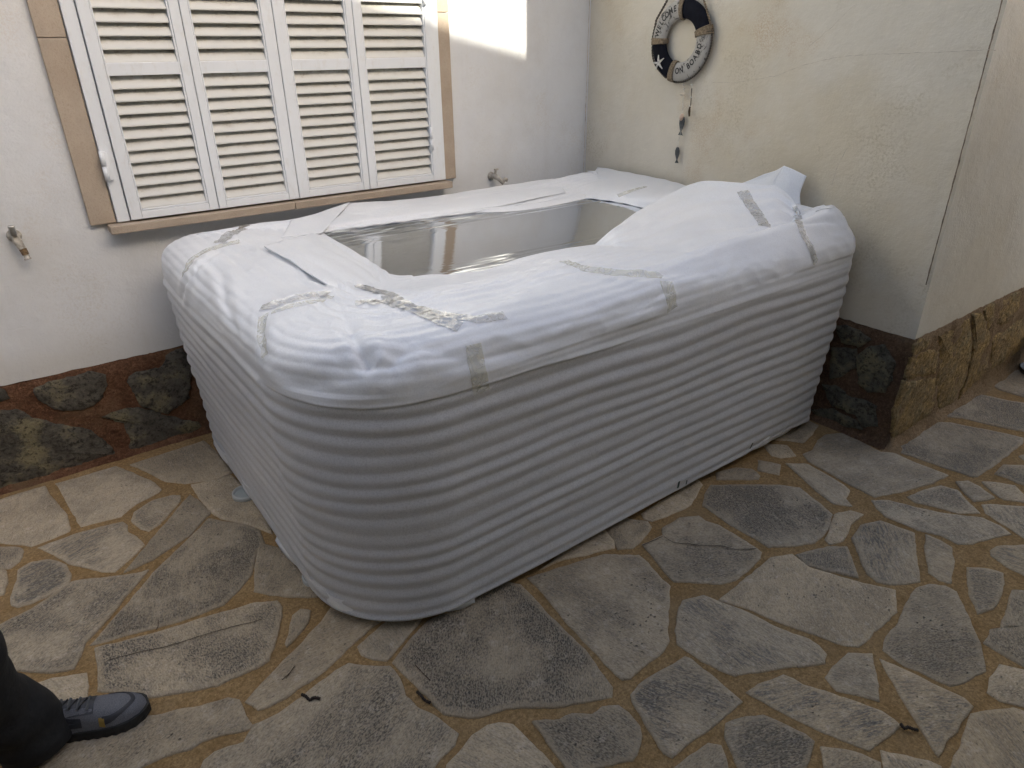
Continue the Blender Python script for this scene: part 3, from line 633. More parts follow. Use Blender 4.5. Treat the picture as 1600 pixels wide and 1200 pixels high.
# ================================================================= the wrapped tub
tub = empty('wrapped_hot_tub', (0, 0, 0), 'hot tub wrapped in ribbed white foam with taped flaps and a film covered opening', 'hot tub')
CN = [120, 220, 40, 70, 30, 110, 50, 110]     # FL arc, front, FR arc, right, BR arc, back, BL arc, left
def loop8(x0, x1, y0, y1, rr):
    fl, frr, br, bl = rr; P = []
    def arc(cx, cy, r_, a0, n): 
        for i in range(n): a_ = a0 + PI / 2 * i / n; P.append((Vector((cx + r_ * math.cos(a_), cy + r_ * math.sin(a_))), Vector((math.cos(a_), math.sin(a_)))))
    def seg(a_, b, n, nn):
        for i in range(n): P.append((Vector(a_).lerp(Vector(b), i / n), Vector(nn)))
    arc(x0 + fl, y0 + fl, fl, PI, CN[0]); seg((x0 + fl, y0), (x1 - frr, y0), CN[1], (0, -1))
    arc(x1 - frr, y0 + frr, frr, 1.5 * PI, CN[2]); seg((x1, y0 + frr), (x1, y1 - br), CN[3], (1, 0))
    arc(x1 - br, y1 - br, br, 0, CN[4]); seg((x1 - br, y1), (x0 + bl, y1), CN[5], (0, 1))
    arc(x0 + bl, y1 - bl, bl, .5 * PI, CN[6]); seg((x0, y1 - bl), (x0, y0 + fl), CN[7], (-1, 0))
    return P
ZI = .946
def FZ(y): return .9445 + (y + .45) * .030 - .050 * (y + .45) ** 2       # the stretched film runs down towards the front rim
def onfilm(u, v, dz=0):
    z = .93
    for _ in range(6): p = at(u, v, 2, z); z = FZ(p.y) + dz
    return at(u, v, 2, z)
OUT = loop8(-2.415, -.045, -1.755, -.115, (.38, .10, .10, .14))
# inner edge: the opening, same numbering
def quad_loop(fl, frr, br, bl):
    cs = [Vector(fl), Vector(frr), Vector(br), Vector(bl)]; P = []
    def cn(c, a_, b, n):
        ra = .06
        p0 = c + (a_ - c).normalized() * ra; p1 = c + (b - c).normalized() * ra
        for i in range(n): t = i / n; P.append(p0 * (1 - t) ** 2 + c * 2 * t * (1 - t) + p1 * t * t)
        return p1
    def sg(a_, b, n):
        pa = a_ + (b - a_).normalized() * .06; pb = b + (a_ - b).normalized() * .06
        for i in range(n): P.append(pa.lerp(pb, i / n))
    cn(cs[0], cs[3], cs[1], CN[0]); sg(cs[0], cs[1], CN[1]); cn(cs[1], cs[0], cs[2], CN[2]); sg(cs[1], cs[2], CN[3])
    cn(cs[2], cs[1], cs[3], CN[4]); sg(cs[2], cs[3], CN[5]); cn(cs[3], cs[2], cs[0], CN[6]); sg(cs[3], cs[0], CN[7])
    return P
_fl = onfilm(618, 438); _bl = onfilm(499, 365); _f = onfilm(925, 390)
IN = quad_loop((_fl.x, _fl.y), (-.42, _f.y + (_f.y - _fl.y) / (_f.x - _fl.x) * (-.42 - _f.x)), (-.36, -.60), (_bl.x, _bl.y))
for i, p in enumerate(IN):      # the front rim bellies and dips as in the photo
    if CN[0] <= i < CN[0] + CN[1]:
        t = (i - CN[0]) / CN[1]; p.y -= .055 * math.exp(-((t - .16) / .13) ** 2) - .03 * math.exp(-((t - .5) / .2) ** 2)
def nz(x, y, z, k=1): return noise.noise(Vector((x * k, y * k, z * k)))
def raise_(x, y):
    r_ = .045 * sm(-.30, -.12, x) * sm(-1.76, -1.60, y) * sm(-1.0, -1.3, y)
    r_ += .022 * sm(-.9, -.1, x) * sm(-.6, -.2, y)
    r_ += .030 * sm(-1.25, -.8, x) * math.exp(-((y + 1.665) / .045) ** 2)
    r_ -= .045 * sm(-1.15, -.85, x) * sm(-.22, -.35, x) * sm(-1.64, -1.54, y) * sm(-.98, -1.1, y)
    return r_
NU = len(OUT); rows = []
arcl = [0]
for i in range(1, NU): arcl.append(arcl[-1] + (OUT[i][0] - OUT[i - 1][0]).length)
ZS = .835
NS = 190
def hem(i):      # the lower edge wanders up and down
    p = OUT[i][0]; return .040 + .014 * nz(p.x, p.y, 0, 3) + .008 * nz(p.x, p.y, 5, 11) + .02 * sm(-1.4, -.2, p.x) * sm(-1.5, -1.7, p.y)
def rib(ph): s_ = abs(math.sin(ph / 2)); return .45 * s_ + .55 * (s_ * s_)
for j in range(-4, NS + 1):
    row = []
    for i in range(NU):
        p, n_ = OUT[i]; h0 = hem(i)
        if j < 0:
            k = -j / 4; row.append(Vector((p.x - n_.x * (.045 + .05 * k), p.y - n_.y * (.045 + .05 * k), h0 + .004 * (k - .0)))); continue
        s_ = j / NS; z = h0 + (ZS - h0) * s_
        u = arcl[i]
        wob = .45 * noise.noise(Vector((u * .7, z * 2.2, 1))) + .22 * noise.noise(Vector((u * 2.4, z * 7, 7)))
        cornr = math.exp(-((u - .30) / .35) ** 2)
        ph = 2 * PI * (z / .0545 + wob)
        amp = .0072 * (.85 + .6 * noise.noise(Vector((u * 1.3, z * 9, 3))))
        amp *= sm(0, .035, s_) * (1 - .85 * sm(.955, 1, s_)) * (1 - .25 * cornr)
        dd = -.040 + .040 * sm(0, 1, s_) ** .8 + amp * rib(ph)
        if z < .075: dd += .006 * sm(.075, .05, z) - .012 * sm(.05, .03, z)
        dd += .006 * noise.noise(Vector((u * 1.6, z * 3, 9))) + .0018 * noise.noise(Vector((u * 8, z * 14, 4)))
        # skirt of the top sheet lapping over the side sheet, round the near corner
        lap = sm(0, .12, u if u < 3 else 0) * sm(1.35, .9, u)
        ze = .808 - .02 * sm(.5, 1.3, u) + .006 * noise.noise(Vector((u * 4, 0, 0)))
        dd += (.0075 * lap + .002) * sm(ze - .0025, ze + .0025, z)
        row.append(Vector((p.x + n_.x * dd, p.y + n_.y * dd, z)))
    rows.append(row)
NR = 56
lapc = [(.0075 * sm(0, .12, a_ if a_ < 3 else 0) * sm(1.35, .9, a_) + .002) for a_ in arcl]
TZ = .963
RW = .145
for j in range(1, NR + 1):
    a_ = PI / 2 * j / NR; row = []
    for i in range(NU):
        p, n_ = OUT[i]; u = arcl[i]; q = 2.35
        ca = max(0., math.cos(a_)) ** (2 / q); sa = math.sin(a_) ** (2 / q)
        dd = -RW * (1 - ca) + lapc[i]; z = ZS + (TZ - ZS) * sa
        L = a_ * .17
        am = .0034 * (.55 + .8 * noise.noise(Vector((u * 1.1, L * 5, 33)))) * sm(0, .3, a_)
        bulge = am * rib(2 * PI * (L / .042 + .7 * noise.noise(Vector((u * .9, L * 2, 21)))))
        bulge += .010 * noise.noise(Vector((u * 2.0, L * 4, 12))) + .004 * noise.noise(Vector((u * 5, L * 8, 13))) + .0025 * (1 - abs(noise.noise(Vector((u * 9, L * 12, 17))) * 2.5))
        x = p.x + n_.x * (dd + bulge * math.cos(a_)); y = p.y + n_.y * (dd + bulge * math.cos(a_))
        row.append(Vector((x, y, z + bulge * math.sin(a_) + raise_(x, y) * sm(.2, PI / 2, a_))))
    rows.append(row)
NT = 62
last = rows[-1]
for j in range(1, NT + 1):
    t = j / NT; row = []
    for i in range(NU):
        a_ = last[i]; b = Vector((IN[i].x, IN[i].y, FZ(IN[i].y) + .003)); p = a_.lerp(b, t); u = arcl[i]
        L = .27 + t * (a_ - b).length
        z = a_.z + (b.z - a_.z) * (t ** 1.3) + .008 * math.sin(PI * t)
        am = .0085 * (.6 + .9 * noise.noise(Vector((u * 1.4, L * 4, 40)))) * sm(0, .12, t) * (1 - .5 * sm(.85, 1, t))
        z += am * rib(2 * PI * (L / .047 + .8 * noise.noise(Vector((u * .8, L * 3, 24)))))
        z += (.009 * nz(p.x, p.y, 1, 2.6) + .004 * nz(p.x, p.y, 2, 6) + .003 * (1 - abs(3 * nz(p.x, p.y, 3, 8)))) * (1 - .8 * t)
        z += .005 * sm(.9, 1, t) + (raise_(p.x, p.y) - raise_(a_.x, a_.y)) * (1 - t)
        row.append(Vector((p.x, p.y, z)))
    rows.append(row)
for dz, k in ((-.004, -.004), (-.009, -.001), (-.012, .010), (-.013, .05)):       # sheet thickness at the opening, then back under itself
    row = []
    for i in range(NU):
        a_ = rows[len(rows) - 1 if dz == -.004 else -1][i]; base = rows[4 + NS + 1 + NR + NT - 1][i]; o_ = (Vector((OUT[i][0].x, OUT[i][0].y, 0)) - Vector((IN[i].x, IN[i].y, 0))).normalized()
        row.append(Vector((base.x + o_.x * k, base.y + o_.y * k, base.z + dz)))
    rows.append(row)
V = [v for row in rows for v in row]
Fs = [(j * NU + i, j * NU + (i + 1) % NU, (j + 1) * NU + (i + 1) % NU, (j + 1) * NU + i) for j in range(len(rows) - 1) for i in range(NU)]
bvh = BVHTree.FromPolygons(V, Fs)
def hit(u, v, b=None):
    d_ = ray(u, v).normalized(); loc, nn, _, _ = (b or bvh).ray_cast(CP, d_)
    if loc is None: return None, None
    if nn.dot(d_) > 0: nn = -nn
    return loc, nn
def segd(p, pts):
    best = 1e9; bt = 0; n_ = len(pts) - 1
    for k in range(n_):
        a_, b = pts[k], pts[k + 1]; ab = b - a_; t = max(0, min(1, (p - a_).dot(ab) / ab.dot(ab))); dd = (p - a_ - ab * t).length
        if dd < best: best = dd; bt = (k + t) / n_
    return best, bt
GR = [  # pixel polylines of folds pressed into the foam: (points, depth, width, shoulder, ramp)
 ([(527,478),(545,515),(560,545),(574,567)], .015, .013, .010, 1),
 ([(520,560),(545,573),(575,577),(605,570),(628,552),(640,535)], .009, .018, .009, 0),
 ([(515,463),(500,462),(470,466),(440,474),(415,487)], .006, .012, .006, 0),
 ([(343,392),(318,410),(292,440),(283,470)], .008, .012, .007, 0),
 ([(405,385),(430,400),(455,412),(470,430)], .006, .010, .005, 0),
 ([(412,500),(410,530),(417,560)], .006, .012, .004, 0),
 ([(318,402),(345,425),(352,470),(372,520)], .005, .012, .006, 0),
 ([(470,430),(530,452),(600,470),(640,500)], .005, .010, .006, 0),
 ([(800,440),(900,425),(1010,432),(1120,420)], .005, .014, .006, 0),
 ([(650,540),(720,560),(820,545),(930,520)], .004, .016, .005, 0),
 ([(1046,440),(1020,470),(940,500)], .004, .014, .005, 0),
 ([(1247,350),(1290,345),(1330,352)], .006, .010, .005, 0),
 ([(300,372),(340,366),(400,350)], .006, .011, .006, 0),
 ([(585,450),(650,462),(740,452),(830,430)], .004, .010, .005, 0),
 ([(575,577),(520,600),(470,600),(430,580)], .005, .02, .004, 0),
]
for pl, dep, wd, shd, rmp in GR:
    W3 = []
    for k in range(len(pl) - 1):
        for t in (0, .5):
            h_, _ = hit(pl[k][0] + (pl[k + 1][0] - pl[k][0]) * t, pl[k][1] + (pl[k + 1][1] - pl[k][1]) * t)
            if h_: W3.append(h_)
    h_, _ = hit(*pl[-1]); 
    if h_: W3.append(h_)
    if len(W3) < 2: continue
    cen = sum(W3, Vector()) / len(W3); rad = max((q - cen).length for q in W3) + .16
    for idx, p in enumerate(V):
        if (p - cen).length > rad or p.z < .6: continue
        dd, t = segd(p, W3)
        if dd > .13: continue
        n_ = Vector((0, 0, 1)) if p.z > .93 else None
        # outward direction: blend of up and the nearest outline normal
        i = idx % NU; on = OUT[i][1]; kz = sm(.80, .955, p.z); n_ = Vector((on.x * (1 - kz), on.y * (1 - kz), kz)).normalized()
        k = (t ** .7 if rmp else math.sin(PI * min(.999, max(.001, t))) ** .5)
        V[idx] = p + n_ * k * (-dep * math.exp(-(dd / wd) ** 2) + shd * math.exp(-((dd - wd * 2.8) / (wd * 1.7)) ** 2))
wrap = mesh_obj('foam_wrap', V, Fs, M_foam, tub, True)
# single layer shows the dark cabinet, lap is doubled; side shade painted in too
thin_shade = []
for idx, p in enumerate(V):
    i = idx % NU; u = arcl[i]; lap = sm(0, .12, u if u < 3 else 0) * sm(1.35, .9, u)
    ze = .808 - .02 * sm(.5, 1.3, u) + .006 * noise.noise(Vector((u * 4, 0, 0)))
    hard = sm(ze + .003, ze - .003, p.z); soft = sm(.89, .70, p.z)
    thin_shade.append((hard * .75 + soft * .25) * lap + soft * (1 - lap))
wrap.data.attributes.new('layer_shade', 'FLOAT', 'POINT').data.foreach_set('value', thin_shade)
bvh = BVHTree.FromPolygons(V, Fs)

# second foam layer peeping out below the hem
vs = []; fs = []; n2 = 360
HP = loop8(-2.395, -.075, -1.725, -.14, (.36, .09, .09, .12)); stp = [HP[int(i * len(HP) / n2)] for i in range(n2)]
for k in range(6):
    for i, (p, n_) in enumerate(stp):
        a_ = .5 + .5 * noise.noise(Vector((p.x * 5, p.y * 5, 3))); zlo = .016 + .030 * a_
        sc = .012 * noise.noise(Vector((p.x * 9, p.y * 9, 8)))
        vs.append((p.x + n_.x * (-.014 + sc - .01 * (k == 0)), p.y + n_.y * (-.014 + sc - .01 * (k == 0)), zlo + (.10 - zlo) * k / 5))
for k in range(5):
    for i in range(n2): fs.append((k * n2 + i, k * n2 + (i + 1) % n2, (k + 1) * n2 + (i + 1) % n2, (k + 1) * n2 + i))
mesh_obj('inner_foam_hem', vs, fs, M_foam, tub, True)
# loose tongues of foam hanging out under the near corner
for u0, v0, u1, v1, dr in ((560, 938, 622, 962, .012), (600, 955, 648, 964, .020), (672, 958, 742, 946, .016), (430, 850, 470, 893, .010)):
    a_, b = at(u0, v0 - 6, 2, .03), at(u1, v1 - 6, 2, .03); top = [a_.lerp(b, q / 4) for q in range(5)]; cen_ = V_c = Vector((-1.6, -1.1, 0))
    low = [p + (p - cen_).normalized() * .006 * math.sin(PI * q / 4) - Vector((0, 0, dr * math.sin(PI * q / 4) ** .7 + .004)) for q, p in enumerate(top)]
    ins = [p + (cen_ - p).normalized() * .02 + Vector((0, 0, .035)) for p in top]
    vs = ins + top + low; fs = [(r_ * 5 + q, r_ * 5 + q + 1, r_ * 5 + q + 6, r_ * 5 + q + 5) for r_ in range(2) for q in range(4)]
    nb = len(vs); vs = vs + [p + (cen_ - p).normalized() * .004 for p in vs]; fs += [tuple(x + nb for x in f_[::-1]) for f_ in fs]
    fs += [(10 + q, 11 + q, nb + 11 + q, nb + 10 + q) for q in range(4)]
    mesh_obj('hem_tongue', vs, fs, M_foam, tub, True)
# round feet showing at the left side
M_foot = simple('white_plastic_foot', (.45, .46, .44), .5, 0, .08, 12)
M_footd = simple('grey_plastic_disc', (.34, .37, .36), .4, 0, .08, 12)
for (u, v) in ((377, 777), (489, 908)):
    c = at(u, v, 2, .01); q = MB().lathe([(.0, .0), (.047, 0), (.052, .004), (.052, .022), (.046, .024), (.043, .016)], 32, (c.x + .022, c.y + .008, .004))
    fo = q.build('foot', M_foot, tub, True)
    MB().lathe([(.043, .016), (.0001, .014)], 32, (c.x + .022, c.y + .008, .004)).build('foot_disc', M_footd, fo, True)

# tub shell inside
def ringpts(x0, x1, y0, y1, r_, z, n=12):
    P = []
    for cx, cy, a0 in ((x0 + r_, y0 + r_, PI), (x1 - r_, y0 + r_, 1.5 * PI), (x1 - r_, y1 - r_, 0), (x0 + r_, y1 - r_, .5 * PI)):
        for k in range(n + 1): a_ = a0 + PI / 2 * k / n; P.append(Vector((cx + r_ * math.cos(a_), cy + r_ * math.sin(a_), z)))
    return P
R_ = [(-2.20, -.22, -1.54, -.28, .30, .845), (-2.06, -.30, -1.44, -.33, .16, .852), (-2.02, -.34, -1.42, -.36, .16, .838), (-1.98, -.38, -1.44, -.38, .16, .62), (-1.90, -.45, -1.36, -.46, .14, .58), (-1.55, -.52, -1.30, -.52, .12, .57), (-1.50, -.56, -1.26, -.56, .12, .22), (-1.2, -.8, -1.1, -.8, .05, .20)]
vs = []; fs = []; n_ = 52
for rr in R_: vs += ringpts(*rr)
for k in range(len(R_) - 1):
    for i in range(n_): fs.append((k * n_ + i, k * n_ + (i + 1) % n_, (k + 1) * n_ + (i + 1) % n_, (k + 1) * n_ + i))
fs.append(tuple((len(R_) - 1) * n_ + i for i in range(n_)))
shell = mesh_obj('tub_shell', vs, fs, M_shell, tub, True)
# added dark ribbed panel on the right inner wall, imitating the foam's shaded reflection
hb = MB().box((-.402, -1.20, .70), (-.376, -.62, .86), .012)
for k in range(13): hb.box((-.412, -1.17 + k * .042, .71), (-.398, -1.152 + k * .042, .83), .004)
hb.build('added_rib_panel', M_shelld, shell, True)
MB().box((-2.15, -1.5, .0), (-.25, -.35, .16)).build('tub_base', M_shelld, tub)

# stretch film over the opening, pulled into long wrinkles
fx, fy = 300, 230; vs = []; fs = []
for j in range(fy + 1):
    for i in range(fx + 1):
        x = -2.02 + 1.78 * i / fx; y = -1.50 + 1.16 * j / fy
        fx_ = sm(.30, .0, j / fy - .0) ; ba = sm(.78, .95, j / fy)
        ed = max(sm(.42, .20, j / fy), sm(.66, .82, j / fy))
        wr = noise.noise(Vector((x * 1.8, y * 50 + x * 2.0, 0))) + .6 * noise.noise(Vector((x * 6, y * 105 + x * 4, 4)))
        z = FZ(y) + ed * .0046 * wr + (.0001 + .0004 * ed) * noise.noise(Vector((x * 1.6, y * 12, 2))) + .0022 * noise.noise(Vector((x * 1.5, y * 1.2, 6))) + .00009 * noise.noise(Vector((x * 3, y * 70, 9)))
        vs.append((x, y, z))
for j in range(fy):
    for i in range(fx): a_ = j * (fx + 1) + i; fs.append((a_, a_ + 1, a_ + fx + 2, a_ + fx + 1))
film = mesh_obj('stretch_film', vs, fs, M_film, tub, True)

# loose flaps: grids of control points, smoothly interpolated, 3.5 mm thick
def cr(p0, p1, p2, p3, t):
    return .5 * ((2 * p1) + (p2 - p0) * t + (2 * p0 - 5 * p1 + 4 * p2 - p3) * t * t + (3 * p1 - p0 - 3 * p2 + p3) * t ** 3)
def interp(row, s_):
    n_ = len(row) - 1; x = s_ * n_; i = min(int(x), n_ - 1); t = x - i
    g = lambda k: row[k] if 0 <= k <= n_ else (row[0] * 2 - row[1] if k < 0 else row[n_] * 2 - row[n_ - 1])
    return cr(g(i - 1), g(i), g(i + 1), g(i + 2), t)
def flap(name, grid, nu, nv, ribs=0, ramp=.003, th=.0035, axis='v', nzs=.004, seed=0, m=None):
    rowsP = [[interp(r_, i / nu) for i in range(nu + 1)] for r_ in grid]
    P = [[interp([rw[i] for rw in rowsP], j / nv) for i in range(nu + 1)] for j in range(nv + 1)]
    for j in range(nv + 1):
        for i in range(nu + 1):
            p = P[j][i]; c_ = (j / nv if axis == 'v' else i / nu); o_ = (i / nu if axis == 'v' else j / nv)
            z = nzs * noise.noise(p * 5 + Vector((seed, 0, 0))) + nzs * .5 * noise.noise(p * 13 + Vector((seed, 0, 0)))
            if ribs: z += ramp * rib(2 * PI * (c_ * ribs + .4 * noise.noise(Vector((o_ * 2, c_ * 3, seed)))))
            P[j][i] = p + Vector((0, 0, z))
    vs = [p for r_ in P for p in r_]; nV = len(vs); NN = []
    for j in range(nv + 1):
        for i in range(nu + 1):
            a_ = P[j][min(i + 1, nu)] - P[j][max(i - 1, 0)]; b = P[min(j + 1, nv)][i] - P[max(j - 1, 0)][i]; n_ = a_.cross(b)
            n_ = n_.normalized() if n_.length > 1e-9 else Z_
            if n_.z < 0: n_ = -n_
            NN.append(n_)
    vs += [p - n_ * th for p, n_ in zip(vs, NN)]
    fs = []; W = nu + 1
    for j in range(nv):
        for i in range(nu):
            a_ = j * W + i; fs.append((a_, a_ + 1, a_ + W + 1, a_ + W)); fs.append((nV + a_, nV + a_ + W, nV + a_ + W + 1, nV + a_ + 1))
    bd = [j * W for j in range(nv, 0, -1)] + list(range(W - 1)) + [j * W + nu for j in range(nv)] + [nv * W + i for i in range(nu, 0, -1)]
    for k in range(len(bd)): a_, b = bd[k], bd[(k + 1) % len(bd)]; fs.append((b, a_, nV + a_, nV + b))
    o = mesh_obj(name, vs, fs, m or M_foam, tub, True)
    return o, vs, fs
V3 = Vector
# tent flap on the right, standing over the end of the opening
topP = [at(u, v, 0, x_) for u, v, x_ in ((921,391,-1.165),(960,359,-.92),(1000,332,-.70),(1045,306,-.48),(1088,288,-.32),(1120,287,-.30),(1152,289,-.27),(1185,291,-.24),(1212,293,-.21),(1236,312,-.21),(1248,330,-.24))]
frP = [at(u, v, 2, .944) for u, v in ((928,395),(970,398),(1012,403),(1050,399),(1085,390),(1115,381),(1148,374),(1182,366),(1212,360),(1234,355),(1252,350))]
topP[0] = onfilm(921, 391, .003); frP[0] = onfilm(928, 395, .003)
g_ = [[p + V3((-.005, -.030, -.035)) for p in frP]]
for k in range(6):
    t = k / 5; row = []
    for q, (a_, b) in enumerate(zip(topP, frP)):
        p = b.lerp(a_, t); p = p + V3((0, 0, -.020 * math.sin(PI * t) * sm(0, 4, q) * (1 - .4 * (q > 7))))
        row.append(p)
    g_.append(row)
g_.append([p + V3((.020, .012, -.012 - .010 * sm(3, 5, q))) for q, p in enumerate(topP)])   # the upper edge rolls over
tentO, tv, tf = flap('foam_flap', g_, 150, 70, 6, .008, .0035, 'v', .006, 3)
# curl along the front fold of the tent, running into the front roll
gp = [[V3((-1.22,-1.36,.958)), V3((-1.08,-1.49,.972)), V3((-.80,-1.57,.984)), V3((-.55,-1.625,.986)), V3((-.30,-1.645,.990)), V3((-.14,-1.64,.998))],
      [V3((-1.23,-1.40,.968)), V3((-1.09,-1.53,.978)), V3((-.80,-1.62,.984)), V3((-.55,-1.67,.982)), V3((-.30,-1.70,.975)), V3((-.13,-1.70,.972))],
      [V3((-1.25,-1.46,.968)), V3((-1.12,-1.59,.968)), V3((-.80,-1.685,.962)), V3((-.55,-1.72,.954)), V3((-.30,-1.735,.950)), V3((-.12,-1.735,.945))],
      [V3((-1.27,-1.52,.958)), V3((-1.15,-1.65,.945)), V3((-.80,-1.735,.915)), V3((-.55,-1.752,.905)), V3((-.30,-1.755,.905)), V3((-.12,-1.745,.90))]]
# standing peak at the wall
flap('foam_peak', [[V3((-.10,-1.05,1.010)), V3((-.10,-1.20,1.025)), V3((-.12,-1.325,1.035))], [V3((-.06,-1.14,1.035)), V3((-.06,-1.25,1.060)), V3((-.10,-1.335,1.080))], [V3((-.045,-1.24,1.085)), V3((-.055,-1.30,1.108)), V3((-.075,-1.350,1.134))]], 20, 16, 0, 0, .004, nzs=.003, seed=8)
flap('foam_peak', [[V3((-.122,-1.326,1.030)), V3((-.11,-1.40,1.000)), V3((-.09,-1.47,.985))], [V3((-.095,-1.337,1.085)), V3((-.09,-1.40,1.065)), V3((-.075,-1.45,1.035))], [V3((-.074,-1.350,1.135)), V3((-.065,-1.40,1.122)), V3((-.055,-1.452,1.103))]], 16, 16, 0, 0, .004, nzs=.002, seed=9)
# back right flap with straight creases
A_ = lambda u, v, z: at(u, v, 2, z)
flap('foam_flap', [[onfilm(897,309,.002), onfilm(930,312,.002), onfilm(972,318,.002), onfilm(1016,329,.002)], [A_(910,292,.968), A_(950,296,.970), A_(1000,303,.972), A_(1040,312,.974)], [A_(922,277,.978), A_(972,281,.982), A_(1022,288,.982), A_(1058,298,.980)], [A_(934,261,.990), A_(985,270,.990), A_(1035,280,.984), A_(1072,290,.976)]], 50, 50, 5, .0028, .0035, 'u', .003, 12)
# long flap folded in over the back rim
flap('foam_flap', [[onfilm(502,363,.003), onfilm(590,350,.002), onfilm(680,338,.002), A_(785,321,.954), A_(884,300,.968)], [A_(517,349,.970), A_(600,338,.968), A_(690,325,.966), A_(785,309,.968), A_(878,291,.972)], [A_(533,333,.978), A_(610,325,.974), A_(700,313,.970), A_(785,298,.970), A_(872,284,.972)], [A_(546,317,.985), A_(620,313,.978), A_(700,303,.972), A_(785,290,.970), A_(864,279,.968)]], 110, 30, 3, .0022, .0035, 'v', .004, 15)
flap('foam_flap', [[onfilm(738,332,.002), onfilm(800,330,.002), onfilm(860,322,.002), onfilm(922,309,.002)], [A_(745,324,.953), A_(800,322,.955), A_(860,314,.957), A_(912,303,.957)]], 60, 8, 0, .0, .0035, 'v', .002, 18)
# triangular tip at the back left
flap('foam_flap', [[A_(440,372,.966), A_(470,368,.962), A_(503,363,.962)], [A_(448,357,.975), A_(485,352,.974), A_(522,344,.975)], [A_(455,343,.986), A_(502,331,.990), A_(546,316,.994)]], 40, 26, 0, 0, .0035, 'v', .004, 21)
# flap lying over the left rim, its straight edge towards the back
flap('foam_flap', [[A_(412,384,.982), A_(440,377,.982), A_(470,370,.976), onfilm(499,363,.004)], [A_(455,408,.980), A_(480,398,.980), A_(510,390,.968), onfilm(533,388,.003)], [A_(500,438,.976), A_(530,428,.970), A_(560,418,.948), onfilm(580,415,.003)], [A_(540,462,.940), A_(570,455,.930), A_(600,447,.918), onfilm(620,437,.003)]], 50, 60, 4, .0035, .0035, 'u', .004, 25)

# packing tape laid on the foam
dg = bpy.context.evaluated_depsgraph_get()
allv = []; allf = []
for o in tub.children:
    if o.name.startswith(('foam_wrap', 'foam_flap', 'foam_peak')):
        n_ = len(allv); allv += [v.co.copy() for v in o.data.vertices]; allf += [[i + n_ for i in p.vertices] for p in o.data.polygons]
bv2 = BVHTree.FromPolygons(allv, allf)
def ribbon(name, pix, wd, m, parent, crumple=.0022, lift=.0022, seed=0, across=9):
    P = []
    for k in range(len(pix) - 1):
        L = math.dist(pix[k], pix[k + 1]); n_ = max(2, int(L / 3))
        for q in range(n_):
            t = q / n_; h_, nn = hit(pix[k][0] + (pix[k + 1][0] - pix[k][0]) * t, pix[k][1] + (pix[k + 1][1] - pix[k][1]) * t, bv2)
            if h_: P.append((h_, nn))
    if len(P) < 3: return
    vs = []; fs = []
    for i, (p, nn) in enumerate(P):
        t = (P[min(i + 2, len(P) - 1)][0] - P[max(i - 2, 0)][0]).normalized(); s_ = nn.cross(t).normalized()
        for k in range(across):
            q = p + s_ * wd * (k / (across - 1) - .5) * (1 + .12 * noise.noise(p * 30))
            loc, n2, _, _ = bv2.find_nearest(q)
            if n2.dot(nn) < 0: n2 = -n2
            c_ = crumple * (noise.noise(Vector((q.dot(s_) * 45, q.dot(t) * 110, seed))) + .7 * noise.noise(q * 210 + Vector((seed, 0, 0))))
            vs.append(loc + n2 * (lift + abs(c_)))
    for i in range(len(P) - 1):
        for k in range(across - 1): a_ = i * across + k; fs.append((a_, a_ + across, a_ + across + 1, a_ + 1))
    return mesh_obj(name, vs, fs, m, parent, True)
TP = [([(288,428),(300,405),(325,391),(350,383),(378,377)], .045, M_tapey), ([(343,380),(360,366),(392,350),(425,345),(458,340)], .045, M_tape),
 ([(408,482),(440,473),(475,464),(517,459)], .03, M_tape), ([(425,488),(460,477),(500,470),(520,462)], .022, M_tapey), ([(412,492),(410,512),(412,535),(417,560)], .032, M_tapey),
 ([(562,447),(604,461),(641,480),(675,495),(722,513)], .046, M_tape), ([(555,473),(600,472),(640,479),(686,491),(742,499),(792,493)], .030, M_tape),
 ([(739,538),(743,562),(749,592),(753,616)], .050, M_tapey), ([(881,408),(915,420),(967,428),(1005,428),(1038,434)], .036, M_tapey), ([(1040,440),(1048,462),(1050,487)], .050, M_tapey),
 ([(1160,299),(1170,316),(1185,338),(1198,357)], .048, M_tape), ([(1243,322),(1247,345),(1255,368),(1268,390),(1275,413)], .034, M_tape), ([(965,306),(985,299),(1012,291)], .03, M_tapey)]
for k, (pp, wd, mm) in enumerate(TP): ribbon('tape_strip', pp, wd, mm, tub, .0048 if mm is M_tape else .0008, .0013, k * 3.3)
M_ink = simple('dark_green_print', (.03, .06, .05), .6, 0, .4, 80)
for pp, wd in (([(1061,752),(1058,766)], .012), ([(1073,750),(1071,760)], .007), ([(1176,692),(1170,704)], .010)):
    ribbon('printed_mark', pp, wd, M_ink, tub, .0, .0012, 1, 3)

# ================================================================= taps
M_tapm = simple('chalky_painted_metal', (.42, .39, .34), .6, .3, .3, 60, .001)
M_brass = simple('rusty_brass', (.20, .13, .07), .55, .5, .4, 90, .001)
M_steel = simple('worn_steel', (.45, .44, .42), .3, .9, .2, 60)
def rotz_to(v): return Vector(v).to_track_quat('Z', 'Y').to_matrix()
t1 = empty('wall_tap', (0, 0, 0), 'small pale metal tap on the wall left of the shutters, nozzle pointing down', 'tap')
c = at(22, 368, 1, 0)
MB().lathe([(.0001, .014), (.020, .013), (.023, .008), (.024, 0)], 20, c, rotz_to((0, -1, 0))).build('flange', M_tapm, t1, True)
bd = MB().tube([c + V3((0, -.004, 0)), c + V3((0, -.030, .002))], .011, 12).tube([c + V3((0, -.024, .006)), c + V3((.004, -.032, -.018)), c + V3((.012, -.040, -.044))], [.014, .0145, .012], 6)
bd.build('tap_body', M_tapm, t1)
MB().box(tuple(c + V3((-.011, -.052, .008))), tuple(c + V3((.011, -.030, .044))), .004).build('handle', M_steel, t1, True)
